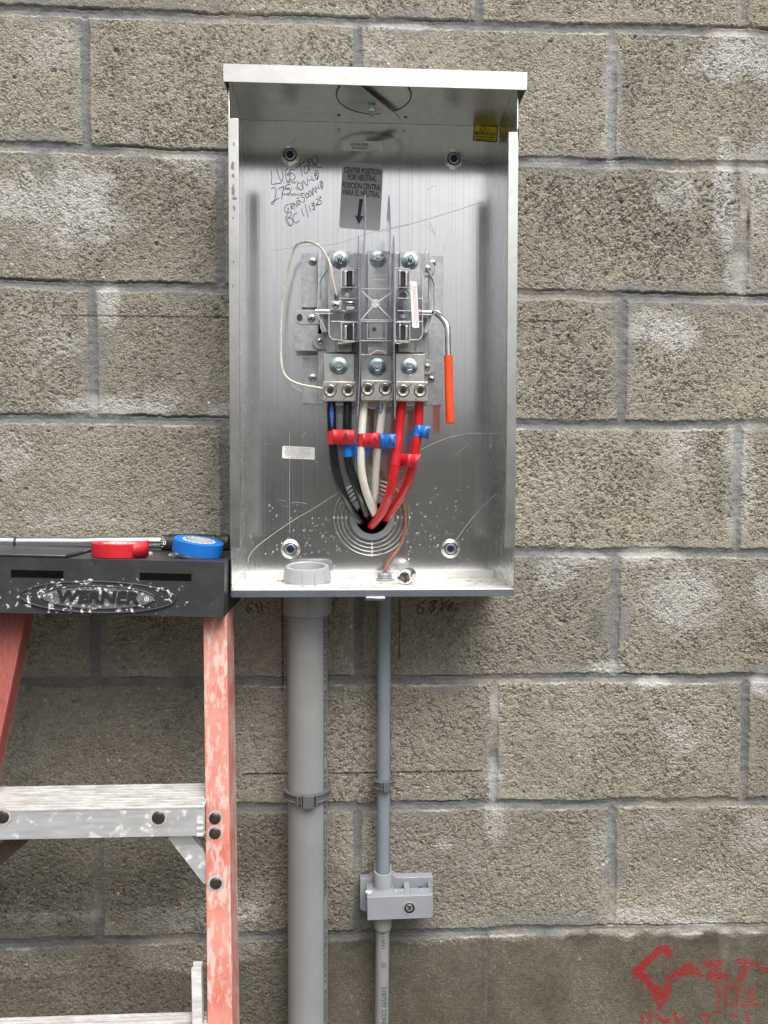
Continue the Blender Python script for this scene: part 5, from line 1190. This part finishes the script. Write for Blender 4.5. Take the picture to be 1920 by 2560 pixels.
# loose socket in the pan
c = P(1011, 1449, -.085); c.z = ZB + .0112; 
d = Vector((-.35, -1.0, -.02)).normalized()
so_ = thing('wrench_socket', 'loose chrome socket lying on the enclosure floor', 'socket', (c.x, c.y, ZB))
R_ = Vector((0, 1, 0)).rotation_difference(-d).to_matrix()
b = MB(); b.lathe([(.0075, .004), (.0075, -.001), (.0098, -.0020), (.0108, -.0012), (.0110, .001), (.0110, .014), (.0104, .0155), (.0104, .030), (.0096, .0312), (0, .0312)], c, 'Y', 36, rot=R_, caps=False); b.build('body', 'chrome', so_)
b = MB(); b.lathe([(.0075, .003), (.0, .003)], c, 'Y', 12, rot=R_, caps=False); b.build('recess', plain('socket_recess', (.30, .27, .22), .3, 1), so_)
b = MB()
for k in range(3):
    a = math.radians(120 * k + 40); q0 = c + R_ @ Vector((0, -.0008, 0)); q1 = c + R_ @ Vector((.0078 * math.cos(a), -.0008, .0078 * math.sin(a))); b.tube([q0, q1], [.0006, .0012], 6)
b.build('socket_flat', plain('dark_socket', (.05, .04, .035), .5, .5), so_)
b = MB(); q_ = P(700, 1450, -.05); q_.z = ZB + .0003
for k in range(7):
    a = random.uniform(0, 3); c0 = q_ + Vector((random.uniform(-.008, .008), random.uniform(-.01, .01), random.uniform(0, .0015))); b.tube([c0, c0 + Vector((.004 * math.cos(a), .004 * math.sin(a), .001))], .0006, 5)
tag(b.build('red_shavings', 'red_tape'), 'small red insulation shavings left of the white bushing', 'debris')
b = MB()
for i in range(70):
    x, y = random.uniform(X0 + .01, X1 - .01), random.uniform(YF + .004, YB - .01); s_ = random.uniform(.0006, .0022); b.prism([Vector((x + s_ * math.cos(k * 1.05) * random.uniform(.5, 1.6), y + s_ * math.sin(k * 1.05) * random.uniform(.5, 1.3), ZB + .0002)) for k in range(6)], (0, 0, .0003))
o = b.build('grit', 'inkgrey', pan); o['kind'] = 'stuff'

# ------------------------------------------------------------------ ladder
lad = thing('step_ladder', 'red fibreglass step ladder with black top cap beside the enclosure', 'ladder', (-.05, -.25, 0))
TILT = math.radians(1.55)
capc = L1(1545, 470, -.150); capc.x = .2275
piv = Vector((.2275, 0, -.811 + ZG))
RT = Matrix.Rotation(TILT, 3, 'Y')
def tl(mb):
    for i in range(len(mb.v)): mb.v[i] = piv + RT @ (mb.v[i] - piv)
CX0, CX1, CYF, CYB = -.235, .2270, -.172, -.008
czt, czb = -.811 + ZG, -.8845 + ZG
M['cap'] = m_cap(L1(660, 515, CYF).x, CYF, L1(660, 515, CYF).z, TILT)
b = MB()
sl1 = [(L1(72, 360, CYF), L1(425, 360, CYF)), (L1(932, 387, CYF), L1(1280, 387, CYF))]
def untilt(p): return piv + RT.transposed() @ (p - piv)
# front face with two slots: bands
s_z = [(untilt(a).z + untilt(c).z) / 2 for a, c in sl1]; sz = sum(s_z) / 2; hs_ = .0054
xsl = [(untilt(a).x, untilt(c).x) for a, c in sl1]
thk = .006
b.box(CX0, CX1, CYF, CYF + thk, czb, sz - hs_); b.box(CX0, CX1, CYF, CYF + thk, sz + hs_, czt)
xe = [CX0, xsl[0][0], xsl[0][1], xsl[1][0], xsl[1][1], CX1]
for i in (0, 2, 4): b.box(xe[i], xe[i + 1], CYF, CYF + thk, sz - hs_, sz + hs_)
b.box(CX0, CX1, CYF + thk, CYB, czt - .005, czt); b.box(CX1 - thk, CX1, CYF + thk, CYB, czb, czt - .005); b.box(CX0, CX1 - thk, CYB - thk, CYB, czb, czt - .005)
bm_ = None
tl(b); cap = b.build('top_cap', 'cap', lad, smooth=0)
# raised left tray of the cap top
b = MB(); q = untilt(L1(440, 240, CYF))
b.box(CX0, q.x, CYF + .001, CYB - .02, czt, czt + .005); tl(b); b.build('tray_rim', 'cap', cap, bevel=.002)
# moulded rings on top
for cx_ in (.17, .075, -.03, -.13):
    b = MB(); b.lathe([(.036, 0), (.035, .0015), (.033, .0015), (.032, 0)], (cx_, -.085, czt + .0001), 'Z', 40, caps=False); b.lathe([(.026, 0), (.025, .0012), (.023, .0012), (.022, 0)], (cx_, -.085, czt + .0001), 'Z', 40, caps=False)
    tl(b); b.build('moulded_ring', M.setdefault('capring', plain('scuffed_plastic', (.34, .33, .31), .6, 0, .9, 160)), cap)
# oval emblem
ec = untilt(L1(660, 515, CYF)); rx, rz = .1005, .0205
def ell(mb, a, bb, r, y):
    n = 64; mb.tube([Vector((ec.x + a * math.cos(6.2832 * k / n), y, ec.z + bb * math.sin(6.2832 * k / n))) for k in range(n + 1)], r, 8, caps=False)
def slab(mb, a, bb, y0, y1):
    n = 64; mb.prism([Vector((ec.x + a * math.cos(6.2832 * k / n), y0, ec.z + bb * math.sin(6.2832 * k / n))) for k in range(n)], (0, y1 - y0, 0))
b = MB(); slab(b, rx, rz * .98, CYF - .0015, CYF + .001); ell(b, rx, rz, .0014, CYF - .0012); ell(b, rx * .73, rz * .73, .0013, CYF - .0016); tl(b); em = b.build('emblem', 'cap', cap)
b = MB(); slab(b, rx * .71, rz * .70, CYF - .0019, CYF - .0012); tl(b)
def m_emb():
    a = N('scuffed_emblem'); n1 = a.noise(150, detail=5, rough=.7); n2 = a.noise(1, a.tc((60, 60, 160)), detail=3)
    c = a.mix(a.ramp(n1, .35, .7), (.05, .05, .053), (.26, .26, .27)); c = a.mix(a.ramp(a.math('ADD', n1, a.math('MULTIPLY', n2, .5)), .82, .86), c, (.70, .69, .65))
    a.set('Base Color', c); a.set('Roughness', .55); a.set('Normal', a.bump(n1, .5, .0006)); return a.m
M['emb'] = m_emb(); b.build('emblem_field', 'emb', em, smooth=0)
b = MB(); vs, fs = text_mesh('WERNER', 1, 'CENTER', .035); xx = [x for x, _ in vs]; yy = [y for _, y in vs]; kx = .0960 * 1.13 / (max(xx) - min(xx)); ky = .0160 / (max(yy) - min(yy))
n0 = len(vs); y0 = CYF - .0040
pts = [Vector((ec.x + x * kx + (y * ky) * .15, y0, ec.z + y * ky)) for x, y in vs]
b.add(pts, fs); b.add([p + Vector((0, .0022, 0)) for p in pts], fs)
from collections import Counter
cnt = Counter(); 
for f in fs:
    for i in range(len(f)): cnt[(f[i], f[(i + 1) % len(f)])] += 1
for (i, j) in list(cnt):
    if (j, i) not in cnt: b.add([pts[i], pts[j], pts[j] + Vector((0, .0022, 0)), pts[i] + Vector((0, .0022, 0))], [(0, 1, 2, 3)])
tl(b); b.build('lettering', 'rubber', em, smooth=0)
b = MB(); rr = ec + Vector((.0630, -.0022, -.001)); b.lathe([(.0032, -.0), (.0032, -.0004), (.0026, -.0004), (.0026, 0)], (rr.x, CYF - .0021, rr.z), 'Y', 20, caps=False)
b.text('R', lambda x, y: Vector((rr.x + x, CYF - .0024, rr.z + y)), .0045, bold=.02); tl(b); b.build('registered_mark', 'label_pale', em, smooth=0)
# rails: channel section following two points
def channel(name, a, c, wd, dep, mat, fl=.003, mi=None, inward=-1, parent=lad, bev=.0012):
    """a,c: front-left edge points top and bottom; wd along X, dep along Y"""
    b = MB()
    def pr(x0, x1, y0, y1):
        v_ = []
        for p in (a, c):
            for x, y in ((x0, y0), (x1, y0), (x1, y1), (x0, y1)): v_.append(p + Vector((x, y, 0)))
        b.add(v_, [(0, 1, 2, 3), (7, 6, 5, 4)] + [(i, 4 + i, 4 + (i + 1) % 4, (i + 1) % 4) for i in range(4)])
    pr(0, wd, 0, fl); pr(wd - fl, wd, fl, dep - fl); pr(0, wd, dep - fl, dep)
    return b.build(name, mat, parent, bevel=bev)
def line3(a, c, z):
    t = (z - a.z) / (c.z - a.z); return a + (c - a) * t
ra, rc = P(508, 1540, -.146), P(518.5, 2560, -.228); rail_a, rail_c = line3(ra, rc, czb + .012), line3(ra, rc, .0)
rw = (P(566, 1547, -.146).x - ra.x)
rail = channel('rail', rail_a, rail_c, rw, .065, 'redrail')
# rail foot outside the frame
b = MB(); b.box(rail_c.x - .006, rail_c.x + rw + .006, rail_c.y - .01, rail_c.y + .08, .0, .05); b.build('foot', 'rubber', rail, bevel=.004)
la, lc_ = P(-14, 1532, -.125), P(-92, 1890, -.165)
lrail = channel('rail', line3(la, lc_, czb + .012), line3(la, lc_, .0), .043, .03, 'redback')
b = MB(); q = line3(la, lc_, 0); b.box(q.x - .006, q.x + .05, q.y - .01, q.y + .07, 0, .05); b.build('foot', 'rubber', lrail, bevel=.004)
# steps
def step(v_front_top, v_front_bot, v_back, xr_u, Yf, nm='step', full=True):
    zt = P(300, v_front_top, Yf).z; zb = P(300, v_front_bot, Yf).z
    x1 = P(xr_u, v_front_top, Yf).x - .0005; x0 = x1 - .42
    dB = (CAM.z - zt) * FPX / (v_back - 1215); Yb = CAM.y + dB + .0
    Yb = min(Yb, Yf + .09)
    b = MB(); b.box(x0, x1, Yf, Yf + .0028, zb, zt - .0026); b.box(x0, x1, Yb - .0028, Yb, zb - .004, zt - .0026); b.box(x0, x1, Yf + .003, Yf + .010, zb - .0001, zb + .002)
    s_ = b.build(nm, 'step', lad, bevel=.0008)
    b = MB(); b.box(x0, x1, Yf - .001, Yb + .0005, zt - .0025, zt); n = 8
    for k in range(n):
        y = Yf + .006 + (Yb - Yf - .012) * k / (n - 1); b.box(x0, x1, y - .0016, y + .0016, zt, zt + .0024)
    b.build('tread', 'tread', s_, bevel=.0003)
    return s_, zt, zb, x0, x1, Yb
SY = -.2035
st1, sz1, sz0, sx0, sx1, syb = step(2019, 2094, 1961, 512, SY)
def rivet(u, v, Y, par, r=.0075):
    c = P(u, v, Y); b = MB(); b.lathe([(r, .0006), (r, -.0006), (r * .9, -.0016), (r * .5, -.0026), (0, -.0029)], c, 'Y', 24); rv = b.build('rivet', 'blackmetal', par)
    b = MB(); b.lathe([(r * 1.35, -.0), (r * 1.35, -.0004), (r, -.0004)], c, 'Y', 24, caps=False); b.build('worn_ring', 'tread', rv)
rivet(6, 2042, SY - .0005, st1, .0085); rivet(396, 2044, SY - .0005, st1, .0085)
def railY(v): 
    z = P(540, v, -.19).z; return line3(ra, rc, z).y
for u, v in ((537.5, 2046), (537.5, 2083), (539.5, 2208)): rivet(u, v, railY(v) - .0006, rail, .0078)
# printed code on the step end
b = MB(); c = P(500, 2075, SY - .0004)
for k in range(3): b.box(c.x - .004, c.x + .004, SY - .0012, SY - .0002, c.z - .008 + k * .008, c.z - .0045 + k * .008)
b.build('worn_sticker', 'cardcore', st1, smooth=0)
# diagonal braces
def brace(p0, p1, wd, Y0, Y1, name='brace', mat='step'):
    a, c = P(*p0, Y0), P(*p1, Y1); d = (c - a).normalized(); n_ = Vector((d.z, 0, -d.x)).normalized() * wd / 2
    b = MB(); v_ = []
    for p in (a, c):
        for q in (n_, -n_): v_ += [p + q, p + q + Vector((0, .003, 0))]
    b.add(v_, [(0, 1, 3, 2), (4, 6, 7, 5), (0, 4, 5, 1), (2, 3, 7, 6), (0, 2, 6, 4), (1, 5, 7, 3)])
    for s_ in (1, -1):
        b.add([p + n_ * s_ + Vector((0, yy, 0)) for p in (a, c) for yy in (.003, .012)], [(0, 1, 3, 2)])
    return b.build(name, mat, lad)
br = brace((440, 2080), (530, 2196), .026, SY + .014, SY + .012); 
b2 = brace((58, 2086), (-60, 2190), .022, SY + .014, SY + .02, mat='blackmetal'); b2['label'] = 'dark diagonal brace'
# lower step and its upright strap
st2, *_r = step(2620, 2700, 2545, 517, -.262)
a = P(478, 2420, -.215); c2_ = P(482, 2640, -.245)
channel('upright_strap', a, line3(a, c2_, c2_.z), .0125, .014, 'tread', fl=.0018, bev=.0004)

# torque wrench on the cap
wy = -.046; wzc = czt + .0125
def WPx(u, z=None): 
    q = P(u, 1355, wy); return q.x
tq = thing('torque_wrench', 'chrome torque wrench with black knurled grip lying on the ladder cap', 'wrench', (0, wy, czt))
sl = math.tan(math.radians(.9))
def wp(u, dz=0): x = WPx(u); return Vector((x, wy, P(300, 1356, wy).z + .0 - (x - WPx(300)) * 0 + dz))
b = MB(); b.tube([wp(45), wp(150), wp(200, -.0003), wp(250, .0004), wp(404, .0006)], [.0086, .0086, .0082, .0088, .0090], 28); b.build('shaft', 'satin', tq)
b = MB(); b.tube([wp(38), wp(39), wp(44), wp(45)], [.0078, .0088, .0088, .0078], 24); b.build('collar', 'rubber', tq)
b = MB(); b.tube([wp(-60), wp(-20), wp(20), wp(37)], [.012, .0085, .0085, .0080], 24, flat=.8); b.build('head', 'satin', tq)
b = MB(); k = lambda u, r: (wp(u, -.0005), r)
seq = [k(405, .0112), k(406, .0120), k(421, .0120), k(422, .0126), k(424, .0126), k(425, .0121), k(508, .0121), k(509, .0128), k(514, .0128), k(515, .0123), k(540, .0123), k(541, .0110), k(550, .0112), k(556, .0128), k(572, .0128), k(573, .0115)]
b.tube([a_ for a_, _ in seq], [r for _, r in seq], 32); gr = b.build('grip', 'rubber', tq)
b = MB(); rr = random.Random(8)
for i in range(26):      # knurled rows
    u = 427 + i * 3.1
    for j in range(9):
        a = math.radians(-80 + j * 20 + (10 if i % 2 else 0)); p = wp(u, -.0005); rr_ = .0121
        c = p + Vector((0, -rr_ * math.cos(a), rr_ * math.sin(a))); b.box(c.x - .0006, c.x + .0006, c.y - .0005, c.y + .0005, c.z - .0008, c.z + .0008)
b.build('knurling', 'rubber', gr)
b = MB()
for i, dz in enumerate((.009, .006, .0025, -.001, -.005)):
    a = math.asin(max(-1, min(1, dz / .0120))); p = wp(408, -.0005); b.box(p.x - .0002, p.x + (.004 if i % 2 else .0025), p.y - .01215 * math.cos(a), p.y - .0119 * math.cos(a), p.z + dz - .0003, p.z + dz + .0003)
p = wp(416, 0); b.text('0', lambda x, y: Vector((p.x + x, p.y - .01225, p.z + y)), .009); b.build('scale_marks', 'label_pale', gr, smooth=0)

# tape rolls
def roll_tape(name, label, mat, c, rot, r=.0365, h=.0185):
    t = thing(name, label, 'tape roll', c); R_ = rot
    b = MB(); b.lathe([(r - .0015, 0), (r, .0006), (r, h - .0006), (r - .0012, h), (.0225, h - .0002)], c, 'Z', 72, rot=R_, caps=False); b.lathe([(.0225, 0.0), (r - .0015, 0)], c, 'Z', 48, rot=R_, caps=False); b.build('vinyl', mat, t)
    b = MB(); b.lathe([(.0225, 0), (.0225, h + .0002), (.0190, h + .0002), (.0190, 0)], c, 'Z', 48, rot=R_, caps=False); co = b.build('core', 'cardcore', t)
    b = MB()
    for k in range(16):
        a = k * .39; q0 = c + R_ @ Vector((.0200 * math.cos(a), .0200 * math.sin(a), h + .0004)); q1 = c + R_ @ Vector((.0216 * math.cos(a + .15), .0216 * math.sin(a + .15), h + .0004))
        b.tube([q0, q1], .0004, 5)
    b.build('print', 'inkgrey', co)
    return t
I3 = Matrix.Identity(3)
c = P(299, 1400, -.128); c.z = piv.z + (RT @ Vector((c.x - piv.x, 0, 0))).z + .0004
rt = roll_tape('tape_roll', 'red vinyl tape roll lying flat at the front of the ladder cap', 'red_tape', c, Matrix.Rotation(math.radians(1.5), 3, 'Y'))
b = MB(); a0 = math.radians(-48); pts = [c + Vector(((.0368 + k * .0011) * math.cos(a0 + k * .10), (.0368 + k * .0011) * math.sin(a0 + k * .10), 0)) for k in range(7)]
vs = []
for i, p in enumerate(pts): vs += [p + Vector((0, 0, .001)), p + Vector((0, 0, .0185 + .0008 * i))]
b.add(vs, [(2 * i, 2 * i + 1, 2 * i + 3, 2 * i + 2) for i in range(6)]); tt = b.build('tape_tail', 'red_tape', rt); so = tt.modifiers.new('thick', 'SOLIDIFY'); so.thickness = .0004
cb = P(493, 1390, -.112); cb.z = czt + .0072
roll_tape('tape_roll', 'blue vinyl tape roll tilted on the right end of the ladder cap', 'blue_tape', cb, Matrix.Rotation(math.radians(9.5), 3, 'Y') @ Matrix.Rotation(math.radians(5), 3, 'X'), .0345, .0185)
